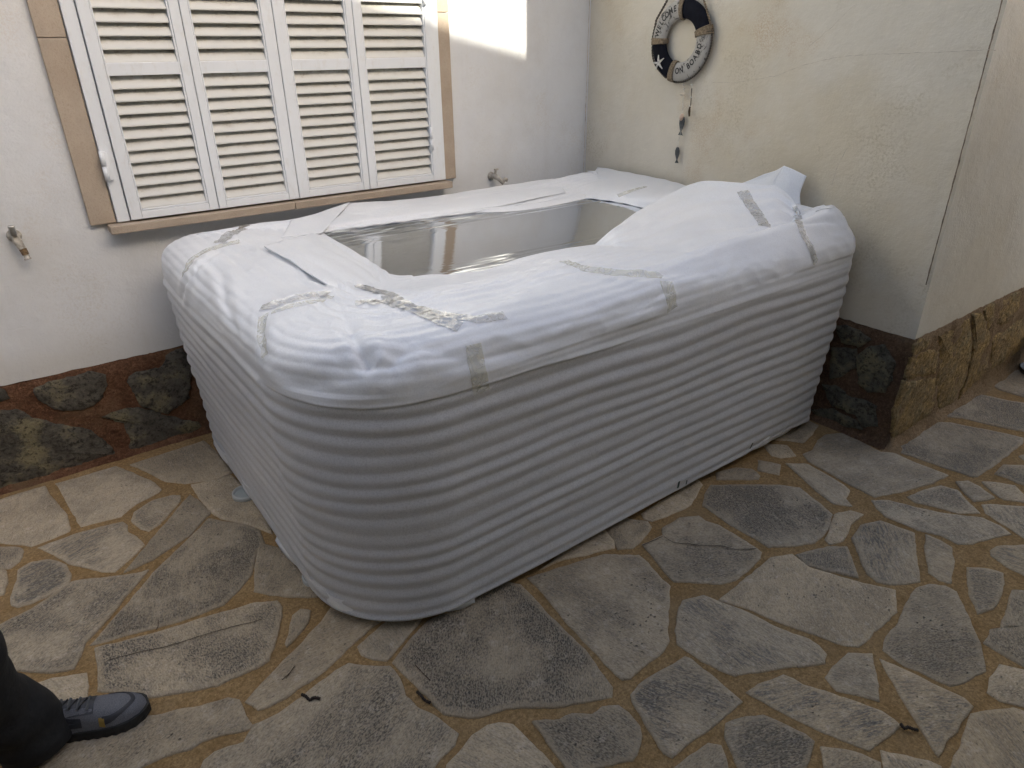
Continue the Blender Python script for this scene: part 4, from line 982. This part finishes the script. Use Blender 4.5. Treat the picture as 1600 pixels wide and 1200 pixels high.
MB().tube([c + V3((.012, -.040, -.044)), c + V3((.016, -.044, -.066))], [.0125, .0115], 6).build('nut', M_brass, t1)
MB().lathe([(.009, 0), (.010, .012), (.012, .013), (.012, .017), (.0001, .017)], 16, c + V3((.016, -.044, -.066)), rotz_to((.1, -.1, -1))).build('nozzle', M_tapm, t1, True)
t2 = empty('wall_tap', (0, 0, 0), 'grey metal tap sticking out of the wall right of the shutters above the foam', 'tap')
c = at(767, 275, 1, 0)
MB().lathe([(.0001, .012), (.017, .011), (.021, .006), (.022, 0)], 20, c, rotz_to((0, -1, 0))).build('flange', M_tapm, t2, True)
MB().tube([c + V3((0, -.003, 0)), c + V3((.004, -.025, .004)), c + V3((.022, -.050, -.014)), c + V3((.036, -.068, -.034))], [.010, .0145, .0125, .011], 8).build('tap_body', M_tapm, t2, True)
MB().tube([c + V3((.006, -.028, .006)), c + V3((.010, -.030, .026)), c + V3((.012, -.031, .036))], [.008, .007, .009], 8).box(tuple(c + V3((.000, -.037, .032))), tuple(c + V3((.028, -.027, .041))), .003).build('handle', M_tapm, t2, True)
MB().tube([c + V3((.030, -.060, -.024)), c + V3((.046, -.064, -.014)), c + V3((.060, -.068, -.020))], [.010, .012, .009], 8).build('outlet', M_tapm, t2, True)

# ================================================================= lifebuoy ornament
ring = empty('lifebuoy_ornament', (0, 0, 0), 'navy and white wooden lifebuoy ornament with rope and shells hanging on the cream wall', 'ornament')
M_navy = simple('worn_navy_paint', (.006, .007, .012), .75, 0, .3, 30, .001)
def worn_white():
    a = N('weathered_white_paint'); k = a.noise(22, 6, .75, dist=1.2); g = a.noise(8, 4)
    c = a.mix(a.ramp(k, .53, .60), (.40, .38, .34), (.05, .045, .04)); c = a.mix(a.mth('MULTIPLY', a.ramp(g, .5, .7), .4), c, (.40, .37, .33)); a.col(c).rough(.7); a.bump(k, .001); return a.m
M_ww = worn_white()
M_rope = simple('jute_rope', (.22, .17, .11), .9, 0, .35, 120, .001)
M_droppe = simple('dark_rope', (.10, .085, .065), .9, 0, .4, 120, .001)
M_navy.node_tree.nodes['Principled BSDF'].inputs['Specular IOR Level'].default_value = .12
M_letter = simple('black_lettering', (.015, .015, .015), .6)
M_shellw = simple('pale_seashell', (.55, .48, .38), .5, 0, .25, 40)
M_fish = simple('dark_grey_driftwood_fish', (.07, .075, .075), .7, 0, .3, 60, .001)
M_pale = simple('bleached_starfish', (.62, .60, .54), .8, 0, .2, 90, .001)
M_pink = simple('pinkish_shell', (.52, .38, .29), .5, 0, .2, 40)
RC0 = V3((-.026, -.672, 1.630)); RM, RWd, RD = .136, .042, .020
def rp(th, rr, dx=0): return V3((RC0.x + dx, RC0.y - rr * math.cos(th), RC0.z + rr * math.sin(th)))   # image right is -Y
def arcseg(name, a0, a1, m, grow=0):
    n_ = max(4, int((a1 - a0) / 4)); k = 16; vs = []; fs = []
    for i in range(n_ + 1):
        th = math.radians(a0 + (a1 - a0) * i / n_)
        for j in range(k):
            ph = 2 * PI * j / k; vs.append(rp(th, RM + (RWd + grow) * math.cos(ph), -(RD + grow) * math.sin(ph)))
    for i in range(n_):
        for j in range(k): fs.append((i * k + j, i * k + (j + 1) % k, (i + 1) * k + (j + 1) % k, (i + 1) * k + j))
    fs += [tuple(range(k)), tuple(n_ * k + j for j in range(k))[::-1]]
    return mesh_obj(name, vs, fs, m, ring, True)
arcseg('ring_segment', 20, 88, M_navy)['label'] = 'navy quarter of the ring'
arcseg('ring_segment', 94, 178, M_ww)['label'] = 'white quarter lettered WELCOME'
arcseg('ring_segment', 184, 253, M_navy)
arcseg('ring_segment', 262, 372, M_ww)['label'] = 'white quarter lettered ON BOARD'
for a0, a1, n_ in ((8, 22, 5), (86, 96, 4), (174, 186, 5), (251, 264, 5)):
    rb = MB()
    for q in range(n_):
        th0 = math.radians(a0 + (a1 - a0) * (q + .5) / n_); pts = []
        for j in range(25):
            ph = 2 * PI * j / 24; th = th0 + .012 * math.sin(ph + q)
            pts.append(rp(th, RM + (RWd + .004) * math.cos(ph), -(RD + .004) * math.sin(ph)))
        rb.tube(pts, .0042, 6, False)
    rb.build('rope_binding', M_rope, ring, True)
def rope(pts, r_, name, m, twist=60):
    P = []
    for a_, b in zip(pts[:-1], pts[1:]):
        k = max(2, int((b - a_).length / .003)); P += [a_.lerp(b, j / k) for j in range(k)]
    P.append(pts[-1]); mb = MB(); s_ = 0; strands = [[], []]
    for i, p in enumerate(P):
        if i: s_ += (P[i] - P[i - 1]).length
        t = (P[min(i + 1, len(P) - 1)] - P[max(0, i - 1)]).normalized(); a_ = t.cross(V3((1, .1, .2))).normalized(); b = t.cross(a_)
        for q in range(2):
            ph = s_ / (r_ * 5.5) * 2 * PI + PI * q; strands[q].append(p + (a_ * math.cos(ph) + b * math.sin(ph)) * r_ * .55)
    for q in strands: mb.tube(q, r_ * .62, 5)
    return mb.build(name, m, ring, True)
rope([rp(math.radians(a_), RM + RWd + .004 + .004 * math.sin(a_ * .1), -.002) for a_ in range(186, 252, 6)], .0045, 'edge_rope', M_droppe)
rope([rp(math.radians(a_), RM + RWd + .004, -.002) for a_ in range(262, 372, 6)], .0040, 'edge_rope', M_droppe)
rope([rp(math.radians(178), RM + RWd + .004, -.004), rp(math.radians(150), RM + RWd + .012, -.004), V3((-.02, -.60, 1.86)), V3((-.012, -.655, 1.955))], .005, 'hanging_rope', M_droppe)
rope([rp(math.radians(18), RM + RWd + .004, -.004), rp(math.radians(45), RM + RWd + .010, -.004), V3((-.02, -.735, 1.87)), V3((-.012, -.665, 1.955))], .0045, 'hanging_rope', M_rope)
MB().tube([(.0, -.66, 1.955), (-.03, -.66, 1.958)], .004, 8).build('nail', M_steel, ring)
def glyphs(txt, a0, a1, outward, size):
    mb = MB(); n_ = len(txt)
    wts = {'I': .5, ' ': .7, 'W': 1.35, 'M': 1.3, '.': .5}; tot = sum(wts.get(c_, 1) for c_ in txt); acc = 0
    for ch in txt:
        wq = wts.get(ch, 1); mid = acc + wq / 2; acc += wq
        if ch == ' ': continue
        th = math.radians(a0 + (a1 - a0) * mid / tot)
        cu = bpy.data.curves.new('glyph', 'FONT'); cu.body = ch; cu.size = size; cu.align_x = 'CENTER'; cu.align_y = 'CENTER'; cu.resolution_u = 3; cu.offset = .0011
        ob = bpy.data.objects.new('glyph', cu); C.objects.link(ob); bpy.context.view_layer.update()
        me = bpy.data.meshes.new_from_object(ob.evaluated_get(bpy.context.evaluated_depsgraph_get()))
        rad = V3((0, -math.cos(th), math.sin(th))); up = rad if outward else -rad
        right = up.cross(V3((-1, 0, 0))) 
        if (right.dot(V3((0, -1, 0))) < 0) and abs(th) < 0: right = -right
        right = V3((-1, 0, 0)).cross(up) * -1
        rr = RM + (.004 if outward else -.004)
        vs = []
        for v in me.vertices:
            lr = (v.co.y if outward else -v.co.y) ; rad_o = rr - RM + lr
            dep = RD * math.sqrt(max(0, 1 - (rad_o / RWd) ** 2)) + .0012
            c0 = rp(th, rr, 0); vs.append(V3((RC0.x - dep, 0, 0)) + V3((0, c0.y, c0.z)) + right * v.co.x * .85 + up * v.co.y)
        mb.add(vs, [tuple(p.vertices) for p in me.polygons]); bpy.data.objects.remove(ob); bpy.data.curves.remove(cu); bpy.data.meshes.remove(me)
    return mb
glyphs('WELCOME', 172, 101, True, .037).build('lettering', M_letter, ring)
glyphs('ON BOARD', 268, 355, False, .037).build('lettering', M_letter, ring)
# anchor-ish worn strokes on the white parts
sc_ = rp(math.radians(222), RM + .008, -.026)
sf = MB()
for k in range(5):
    a_ = math.radians(100 + 72 * k + 8 * math.sin(k * 2)); e = sc_ + V3((0, -math.cos(a_), math.sin(a_))) * .036
    sf.tube([sc_, sc_.lerp(e, .5) + V3((-.003, 0, 0)), e], [.0062, .0045, .0022], 8)
sf.build('starfish', M_pale, ring, True)
bx = -.022
def wp(u, v, x=bx): return at(u, v, 0, x)
def string(pts, name='string'): MB().tube(pts, .0013, 5).build(name, M_pale, ring)
string([wp(1070,124), wp(1067,135), wp(1068,146), wp(1067,160), wp(1067,175), wp(1064,205), wp(1060,222), wp(1059,230)])
string([wp(1079,124), wp(1081,134), wp(1081,140)])
kb = MB()
for (u, v) in ((1068,133),(1069,139),(1081,133),(1080,152),(1079,166)):
    p = wp(u, v, -.026); kb.tube([p + V3((0, -.007, .003)), p + V3((-.004, 0, -.001)), p + V3((0, .007, .002))], .0022, 6)
kb.build('string_knots', M_pale, ring, True)
def blob(c, a_, b, t, name, m, tilt=0, n=16):
    vs = []; fs = []; R1 = Matrix.Rotation(tilt, 3, 'X')
    for j in range(9):
        ph = PI * j / 8
        for i in range(n):
            th = 2 * PI * i / n; vs.append(c + R1 @ V3((-t * math.cos(th) * math.sin(ph), a_ * math.sin(th) * math.sin(ph), b * math.cos(ph))))
    for j in range(8):
        for i in range(n): fs.append((j * n + i, j * n + (i + 1) % n, (j + 1) * n + (i + 1) % n, (j + 1) * n + i))
    return mesh_obj(name, vs, fs, m, ring, True)
blob(wp(1067,147), .019, .010, .007, 'seashell', M_shellw)
blob(wp(1065,183,-.026), .011, .018, .009, 'seashell', M_pink, .2)
def fish(c0, L, tilt, name='fish'):
    prof = [(0, .004), (.08, .13), (.25, .19), (.45, .18), (.65, .11), (.80, .05), (.88, .09), (1.0, .17)]
    R1 = Matrix.Rotation(tilt, 3, 'X'); vs = []; fs = []; k = 10
    for (s_, h_) in prof:
        th_ = .3 if s_ < .8 else .12
        for j in range(k):
            ph = 2 * PI * j / k; vs.append(c0 + R1 @ V3((-h_ * L * th_ * math.sin(ph), h_ * L * math.cos(ph), -s_ * L - (.0 if s_ < .99 else -.05 * L * (1 - abs(math.cos(ph)))))))
    n_ = len(prof)
    for i in range(n_ - 1):
        for j in range(k): fs.append((i * k + j, i * k + (j + 1) % k, (i + 1) * k + (j + 1) % k, (i + 1) * k + j))
    fs += [tuple(range(k)), tuple((n_ - 1) * k + j for j in range(k))[::-1]]
    mesh_obj(name, vs, fs, M_fish, ring, True)
fish(wp(1067,180,-.02), .094, .05); fish(wp(1059,229,-.02), .080, -.03)
MB().tube([wp(1081,138), wp(1080,152), wp(1079,168)], [.0026, .0022, .0026], 6).build('driftwood_stick', M_droppe, ring, True)
MB().tube([wp(1078,166), wp(1077,174), wp(1077,182)], [.003, .0065, .004], 7).build('driftwood_bit', simple('brown_wood', (.09, .055, .03), .8, 0, .4, 80), ring, True)

# ================================================================= person at the left edge
per = empty('person', (0, 0, 0), 'person at the lower left edge wearing black trousers and a grey trainer', 'person')
M_trou = simple('black_trouser_cloth', (.012, .012, .013), .85, 0, .2, 60, .002)
M_up = N('grey_blue_mesh_upper'); kk = M_up.voro(700); M_up.col(M_up.mix(M_up.ramp(kk, .2, .6), (.07, .074, .085), (.16, .165, .185))).rough(.75); M_up.bump(kk, .0008); M_up = M_up.m
M_dk = simple('charcoal_overlay', (.03, .032, .04), .55, 0, .2, 90, .0005)
M_sole = simple('black_rubber_sole', (.012, .012, .012), .7, 0, .3, 80)
M_mid = simple('grey_midsole', (.07, .075, .08), .6, 0, .2, 50)
M_gold = simple('gold_badge', (.30, .21, .06), .4, .4, .1)
toe = V3((-2.897, -1.500, 0)); heel = V3((-3.200, -1.395, 0)); ax = (toe - heel); SLn = ax.length; ax.normalize(); sx = V3((-ax.y, ax.x, 0))
def shoe_pt(s_, a_, z): return heel + ax * (s_ * SLn) + sx * a_ + Z_ * z
HW = [(0, .012), (.03, .026), (.10, .034), (.3, .036), (.5, .040), (.65, .047), (.78, .049), (.88, .043), (.95, .030), (.99, .014), (1.0, .003)]
HT = [(0, .085), (.1, .097), (.3, .108), (.45, .100), (.6, .086), (.75, .074), (.88, .066), (.95, .057), (1.0, .036)]
def lut(T, s_):
    for (a_, b), (c_, d_) in zip(T[:-1], T[1:]):
        if s_ <= c_: return b + (d_ - b) * (s_ - a_) / (c_ - a_)
    return T[-1][1]
def top_z(s_, t): # t -1..1 across
    return .030 + (lut(HT, s_) - .030) * max(0, 1 - abs(t) ** 2.6) ** .55
def shoe(parent, off=V3((0, 0, 0)), mirror=1):
    sh = MB(); n_ = 40; k = 20
    vs = []
    for i in range(n_ + 1):
        s_ = 1 - (1 - i / n_) ** 1.0
        for j in range(k + 1):
            t = -1 + 2 * j / k; vs.append(shoe_pt(s_, t * lut(HW, s_) * mirror, top_z(s_, t)) + off)
    fs = [(i * (k + 1) + j, (i + 1) * (k + 1) + j, (i + 1) * (k + 1) + j + 1, i * (k + 1) + j + 1) for i in range(n_) for j in range(k)]
    sh.add(vs, fs); shoe_o = sh.build('shoe', M_up, parent, True)
    so_ = MB(); vs = []
    prof = [(1.05, .034, M_mid), (1.11, .024, 0), (1.13, .010, 0), (1.06, .001, 0)]
    ns = 60
    for gw, z, _ in prof:
        for q in range(ns):
            # outline loop
            if q < ns // 2: s_ = q / (ns // 2); sg = 1
            else: s_ = 1 - (q - ns // 2) / (ns // 2); sg = -1
            s2 = s_ ; lug = .0016 * (1 if (q % 2) else -1) if z < .012 else 0
            vs.append(shoe_pt(-.012 + s2 * 1.03, sg * (lut(HW, min(1, max(0, s2))) * gw + .002 + lug) * mirror, z + (.012 * sm(.85, 1, s_) if z < .02 else .004 * sm(.8, 1, s_))) + off)
    fs = [(a_ * ns + q, a_ * ns + (q + 1) % ns, (a_ + 1) * ns + (q + 1) % ns, (a_ + 1) * ns + q) for a_ in range(3) for q in range(ns)]
    fs.append(tuple(range(ns))[::-1]); fs.append(tuple(3 * ns + q for q in range(ns)))
    so_.add(vs, fs).build('sole', M_sole, shoe_o, False)
    def strip(name, path, wd, m, lift=.0012, z0=None):
        vs = []; fs = []
        for i, (s_, t) in enumerate(path):
            a_ = path[max(0, i - 1)]; b = path[min(len(path) - 1, i + 1)]
            d2 = Vector(((b[0] - a_[0]) * SLn, (b[1] - a_[1]) * lut(HW, s_))); d2.normalize(); nn = Vector((-d2.y, d2.x))
            for e in (-1, -.33, .33, 1):
                ss = s_ + nn.x * e * wd / 2 / SLn; tt = t + nn.y * e * wd / 2 / max(.02, lut(HW, min(1, s_)))
                ss = max(0, min(1, ss)); tt = max(-1, min(1, tt)); p = shoe_pt(ss, tt * lut(HW, ss) * mirror, top_z(ss, tt) + lift * (1.0 if abs(e) < 1 else .3)) + off
                c_ = shoe_pt(ss, 0, .02) + off; p = p + (p - c_).normalized() * .0008; vs.append(p)
        for i in range(len(path) - 1):
            for q in range(3): fs.append((i * 4 + q, i * 4 + q + 1, (i + 1) * 4 + q + 1, (i + 1) * 4 + q))
        return mesh_obj(name, vs, fs, m, shoe_o, True)
    rnd_ = [(.70 - .0, -.86)] + [(.70 + .21 * math.sin(a_), -.86 * math.cos(a_)) for a_ in [k * PI / 24 for k in range(1, 24)]] + [(.70, .86)]
    strip('toe_band', [(s_ + 0, t) for s_, t in rnd_], .010, M_dk, .0018)
    strip('side_badge', [(.675, -.88), (.715, -.90)], .009, M_gold, .003)
    # tongue panel with lace loops
    strip('eyestay', [(.36, 0), (.42, 0), (.48, 0), (.54, 0), (.60, 0), (.64, 0)], .058, M_dk, .0018)
    for q in range(4):
        s_ = .40 + .065 * q
        strip('lace', [(s_, -.5), (s_ + .005, -.2), (s_ + .005, .2), (s_, .5)], .007, M_mid, .0060)
        if q < 3: strip('lace', [(s_ + .01, -.45), (s_ + .055, .3)], .003, M_sole, .0070)
    for q in range(3): strip('side_stripe', [(.10 + .03 * q, -.97 + .10 * q), (.35, -.92 + .10 * q), (.55, -.93 + .06 * q)], .0028, M_dk, .0016)
    return shoe_o
shoe(per)
def tlerp(P, n_=6):
    out = []
    for s_ in range((len(P) - 1) * n_ + 1): out.append(interp(P, s_ / ((len(P) - 1) * n_)))
    return out
def limb(name, pts, rads, m, parent, fold=0., n=28, ax2=1.0, seed=0):
    P = tlerp([V3(p) for p in pts], 10); Rr = tlerp([V3((r_, 0, 0)) for r_ in rads], 10); vs = []; fs = []
    for i, (p, r_) in enumerate(zip(P, Rr)):
        t = (P[min(i + 1, len(P) - 1)] - P[max(0, i - 1)]).normalized(); a_ = t.cross(sx).normalized(); b = t.cross(a_)
        for k in range(n):
            th = 2 * PI * k / n; rr = r_.x * (1 + fold * (noise.noise(Vector((math.cos(th) * 1.5, math.sin(th) * 1.5, p.z * 14 + seed))) + .5 * math.sin(p.z * 60 + 2 * th)))
            vs.append(p + a_ * math.cos(th) * rr + b * math.sin(th) * rr * ax2)
    for i in range(len(P) - 1):
        for k in range(n): fs.append((i * n + k, i * n + (k + 1) % n, (i + 1) * n + (k + 1) % n, (i + 1) * n + k))
    fs += [tuple(range(n))[::-1], tuple((len(P) - 1) * n + k for k in range(n))]
    return mesh_obj(name, vs, fs, m, parent, True)
ank = shoe_pt(.22, 0, 0)
hip = V3((-3.40, -1.55, .93)); kn = V3((-3.21, -1.54, .50))
trouser = limb('trouser_leg', [V3((-3.148,-1.450,.022)), V3((-3.152,-1.445,.07)), V3((-3.165,-1.450,.14)), V3((-3.192,-1.470,.22)), V3((-3.200,-1.50,.34)), kn, hip], [.078, .084, .084, .080, .083, .090, .105], M_trou, per, .07)
off2 = V3((-.25, -.22, 0))
shoe(per, V3((-.22, -.26, 0)))
a2 = ank + V3((-.22, -.26, 0)); h2 = hip + V3((-.02, -.17, 0))
limb('trouser_leg', [a2 + V3((.03, -.01, .03)), a2 + V3((.02, 0, .08)), a2 + V3((0, 0, .17)), a2 + V3((-.01, .01, .48)), h2], [.088, .09, .088, .088, .105], M_trou, per, .05, seed=5)
# upper body, continuous skin surfaces (above the frame)
M_skin = simple('skin', (.45, .28, .20), .5, 0, .06, 20); M_coat = simple('dark_jacket', (.03, .032, .04), .8, 0, .2, 40, .002); M_hair = simple('dark_hair', (.03, .02, .015), .7, 0, .3, 90, .002)
def skin(name, verts, edges, rads, m, parent, root=0, sub=2):
    me = bpy.data.meshes.new(name); me.from_pydata(verts, edges, []); o = bpy.data.objects.new(name, me); C.objects.link(o); o.parent = parent
    sk = o.modifiers.new('skin', 'SKIN'); sk.use_smooth_shade = True
    for i, r_ in enumerate(rads): me.skin_vertices[0].data[i].radius = r_ if isinstance(r_, tuple) else (r_, r_)
    me.skin_vertices[0].data[root].use_root = True
    o.modifiers.new('sub', 'SUBSURF').levels = sub; o.modifiers['sub'].render_levels = sub; me.materials.append(m); return o
pc = (hip + h2) / 2; F_ = ax; Lf = sx
def b_(f_, l_, z): q = pc + F_ * f_ + Lf * l_; return (q.x, q.y, z)
skin('jacket', [b_(0, 0, .90), b_(0, 0, 1.05), b_(.0, 0, 1.25), b_(.0, 0, 1.40), b_(0, .19, 1.41), b_(.0, .25, 1.14), b_(.10, .24, .93), b_(0, -.19, 1.41), b_(0, -.25, 1.14), b_(.10, -.24, .93), b_(0, 0, 1.48)],
     [(0, 1), (1, 2), (2, 3), (3, 4), (4, 5), (5, 6), (3, 7), (7, 8), (8, 9), (3, 10)], [(.17, .12), (.16, .115), (.175, .12), (.15, .10), .065, .052, .04, .065, .052, .04, .065], M_coat, per)
hd = limb('head', [b_(0, 0, 1.46), b_(.005, 0, 1.52), b_(.02, 0, 1.57), b_(.03, 0, 1.63), b_(.025, 0, 1.70), b_(.01, 0, 1.76), b_(.005, 0, 1.785)], [.056, .050, .064, .080, .086, .068, .018], M_skin, per, 0, 24, .85)
MB().tube([b_(.096, 0, 1.668), b_(.112, 0, 1.637), b_(.098, 0, 1.624)], [.006, .010, .007], 8).build('nose', M_skin, hd, True)
MB().tube([b_(.088, -.022, 1.594), b_(.098, 0, 1.592), b_(.088, .022, 1.594)], [.003, .006, .003], 6).build('mouth', simple('lips', (.35, .15, .12), .5), hd, True)
for e in (-1, 1):
    MB().tube([b_(.02, e * .072, 1.665), b_(.012, e * .083, 1.640), b_(.02, e * .072, 1.612)], [.008, .014, .008], 8).build('ear', M_skin, hd, True)
    MB().lathe([(.0001, .008), (.008, .006), (.011, 0)], 12, b_(.094, e * .030, 1.670), rotz_to(tuple(F_))).build('eye', simple('eye', (.05, .03, .02), .2), hd, True)
limb('hair', [b_(-.03, 0, 1.60), b_(-.02, 0, 1.68), b_(.0, 0, 1.74), b_(.0, 0, 1.79), b_(.0, 0, 1.805)], [.060, .086, .082, .05, .01], M_hair, hd, .05, 24, .92)
for e in (-1, 1):
    V_ = [b_(.10, e * .24, .94), b_(.14, e * .24, .88)]; E_ = [(0, 1)]; Rr = [.026, (.034, .020)]
    for k in range(4):
        l0 = e * (.24 + (k - 1.5) * .020); i0 = len(V_); ln = (.062, .070, .066, .052)[k]
        V_ += [b_(.165, l0, .845), b_(.178, l0, .845 - ln * .5), b_(.170, l0, .845 - ln)]; E_ += [(1, i0), (i0, i0 + 1), (i0 + 1, i0 + 2)]; Rr += [.0105, .0095, .008]
    i0 = len(V_); V_ += [b_(.17, e * .20, .885), b_(.19, e * .195, .850)]; E_ += [(1, i0), (i0, i0 + 1)]; Rr += [.012, .009]
    skin('hand', V_, E_, Rr, M_skin, per, 0, 1)

# ================================================================= small things on the floor
M_crackd = simple('dark_stone_crack', (.07, .055, .04), .95, 0, .3, 60)
M_twig = simple('dark_twig', (.02, .012, .008), .8, 0, .4, 90, .001)
M_needle = simple('dry_pine_needle', (.06, .035, .02), .7, 0, .3, 90)
def on(u, v, z=.010): return at(u, v, 2, z)
def curl(px_, rad, label, m=M_twig, name='twig', z=.012):
    P = tlerp([on(u, v, z + .003 * (k % 2)) for k, (u, v) in enumerate(px_)], 5)
    n_ = len(P); rr = [rad * (.5 + .5 * abs(math.sin(i * 1.3 + rad * 900))) for i in range(n_)]
    o = MB().tube(P, rr, 7).build(name, m, None, True); return tag(o, label, 'twig' if name == 'twig' else 'pine needle')
a1 = curl([(472,1085),(478,1088),(484,1094),(488,1091)], .0048, 'dark leaf scrap on the big pale stone below the tub, left one of two', name='leaf_scrap'); a1['category'] = 'leaf'
a2_ = curl([(488,1091),(493,1090),(500,1092)], .0052, 'short black curl touching the dark leaf scrap on its right', name='leaf_scrap'); a2_['category'] = 'leaf'
curl([(652,1081),(658,1087),(664,1094),(672,1098)], .0048, 'black twig bit lying in the mortar joint below the near corner of the tub')
curl([(1408,1132),(1413,1138),(1419,1136),(1426,1139),(1434,1141)], .0050, 'crooked black twig at the left point of the triangular stone on the right')
curl([(649,1039),(661,1052),(672,1063)], .0016, 'dark pine needle on the pitted grey stone in front of the tub', M_needle, 'pine_needle', .010)
curl([(461,1040),(452,1052),(441,1062)], .0012, 'longer of two crossed pine needles on the long pale stone', M_needle, 'pine_needle', .010)
curl([(459,1042),(454,1050),(447,1060)], .0012, 'shorter of two crossed pine needles on the long pale stone', M_needle, 'pine_needle', .011)
curl([(247,968),(247,978),(244,984)], .0012, 'thin curved pine needle at the lower edge of the large stone left of the tub', M_needle, 'pine_needle', .010)
for pl in ([(1003,852),(1037,838),(1052,848),(1075,850),(1098,853),(1125,853),(1150,859),(1182,858)], [(168,1032),(215,1020),(262,1010),(310,995),(360,980),(410,968)]):
    crack('stone_crack', [at(u, v, 2, .0108) for u, v in pl], Z_, .0032, M_crackd, patio, .003)
# little pot standing against the right hand wall
pot = empty('plant_pot', (0, 0, 0), 'dark round pot on a saucer at the foot of the wall by the right edge', 'pot')
M_pot = simple('dark_brown_glaze', (.05, .035, .025), .45, 0, .3, 20, .001)
pc_ = (1.385, -2.165, 0)
MB().lathe([(.0001, .004), (.095, .004), (.110, .010), (.118, .034), (.112, .036), (.104, .016), (.0001, .012)], 40, pc_).build('saucer', M_pot, pot, True)
MB().lathe([(.0001, .017), (.078, .017), (.090, .10), (.104, .20), (.112, .205), (.112, .225), (.100, .226), (.096, .20), (.0001, .195)], 40, pc_).build('pot_body', M_pot, pot, True)

# ================================================================= house across the yard (casts the shade)
house = empty('neighbour_house', (0, 0, 0), 'white two storey gabled house across the yard, behind the camera', 'house')
YH = -6.6
RZ = 1.685 + 6.6 / .9767 * math.tan(SUN_EL); RX = -.917 + 6.6 * .2198
def roofz(x): return RZ - .222 * (x - RX) if x > -3 else RZ + .222 * (RX + 3) + .222 * (x + 3)
M_hw = simple('pale_house_render', (.60, .60, .56), .9, 0, .08, 2, .002); M_tile = simple('terracotta_tiles', (.35, .16, .09), .85, 0, .3, 6, .01)
X0, X1 = -11, 8.2
vs = []; xs = [X0, -3, X1]
for y in (YH, YH - 9):
    for x in xs: vs.append((x, y, roofz(x) - .14))
    for x in xs: vs.append((x, y, 0))
fs = [(3, 4, 1, 0), (4, 5, 2, 1), (9, 6, 7, 10), (10, 7, 8, 11), (3, 0, 6, 9), (5, 11, 8, 2)]
mesh_obj('walls', vs, fs, M_hw, house)
for xa, xb in ((X0 - .3, -3), (-3, X1 + .3)):
    vs = [(x, y, roofz(x) + dz) for dz in (0, -.138) for y in (YH + .0, YH - 9.3) for x in (xa, xb)]
    mesh_obj('roof', vs, [(0, 1, 3, 2), (4, 6, 7, 5), (0, 4, 5, 1), (2, 3, 7, 6), (0, 2, 6, 4), (1, 5, 7, 3)], M_tile, house)
for x in (-8, -4.5, -.5, 3.5, 6.2):
    for z in (.9, 3.2):
        q = MB().box((x - .62, YH + .01, z - .07), (x + .62, YH + .06, z)).box((x - .6, YH + .01, z + .01), (x - .53, YH + .05, z + 1.4)).box((x + .53, YH + .01, z + .01), (x + .6, YH + .05, z + 1.4)).box((x - .6, YH + .01, z + 1.41), (x + .6, YH + .05, z + 1.48))
        wdw = q.build('window', M_shut, house); MB().box((x - .52, YH + .012, z + .012), (x + .52, YH + .03, z + 1.40)).build('pane', M_shelld, wdw)
# unseen wall added left of the frame to cut the light from that side
yw = empty('added_shade_wall', (0, 0, 0), 'tall rendered wall with a tiled coping, added out of frame to block light from the left', 'wall')
MB().box((-6.6, -6.5, 0), (-6.35, .4, 3.4)).build('wall_face', M_hw, yw)
MB().box((-6.68, -6.5, 3.402), (-6.27, .4, 3.48), .01).build('coping', M_tile, yw)

# unseen roof added over the camera to shade the near part of the patio
tr = empty('added_shade_roof', (0, 0, 0), 'flat tiled roof on two pillars, added unseen behind the camera to shade the near patio', 'roof')
MB().box((-6.2, -6.4, 2.75), (1.6, -3.45, 2.87), .01).build('slab', M_hw, tr)
MB().box((-6.25, -6.45, 2.872), (1.65, -3.40, 2.93), .01).build('tile_cover', M_tile, tr)
for x in (-5.9, 1.3): MB().box((x - .14, -3.8, 0), (x + .14, -3.52, 2.748), .01).build('pillar', M_hw, tr)
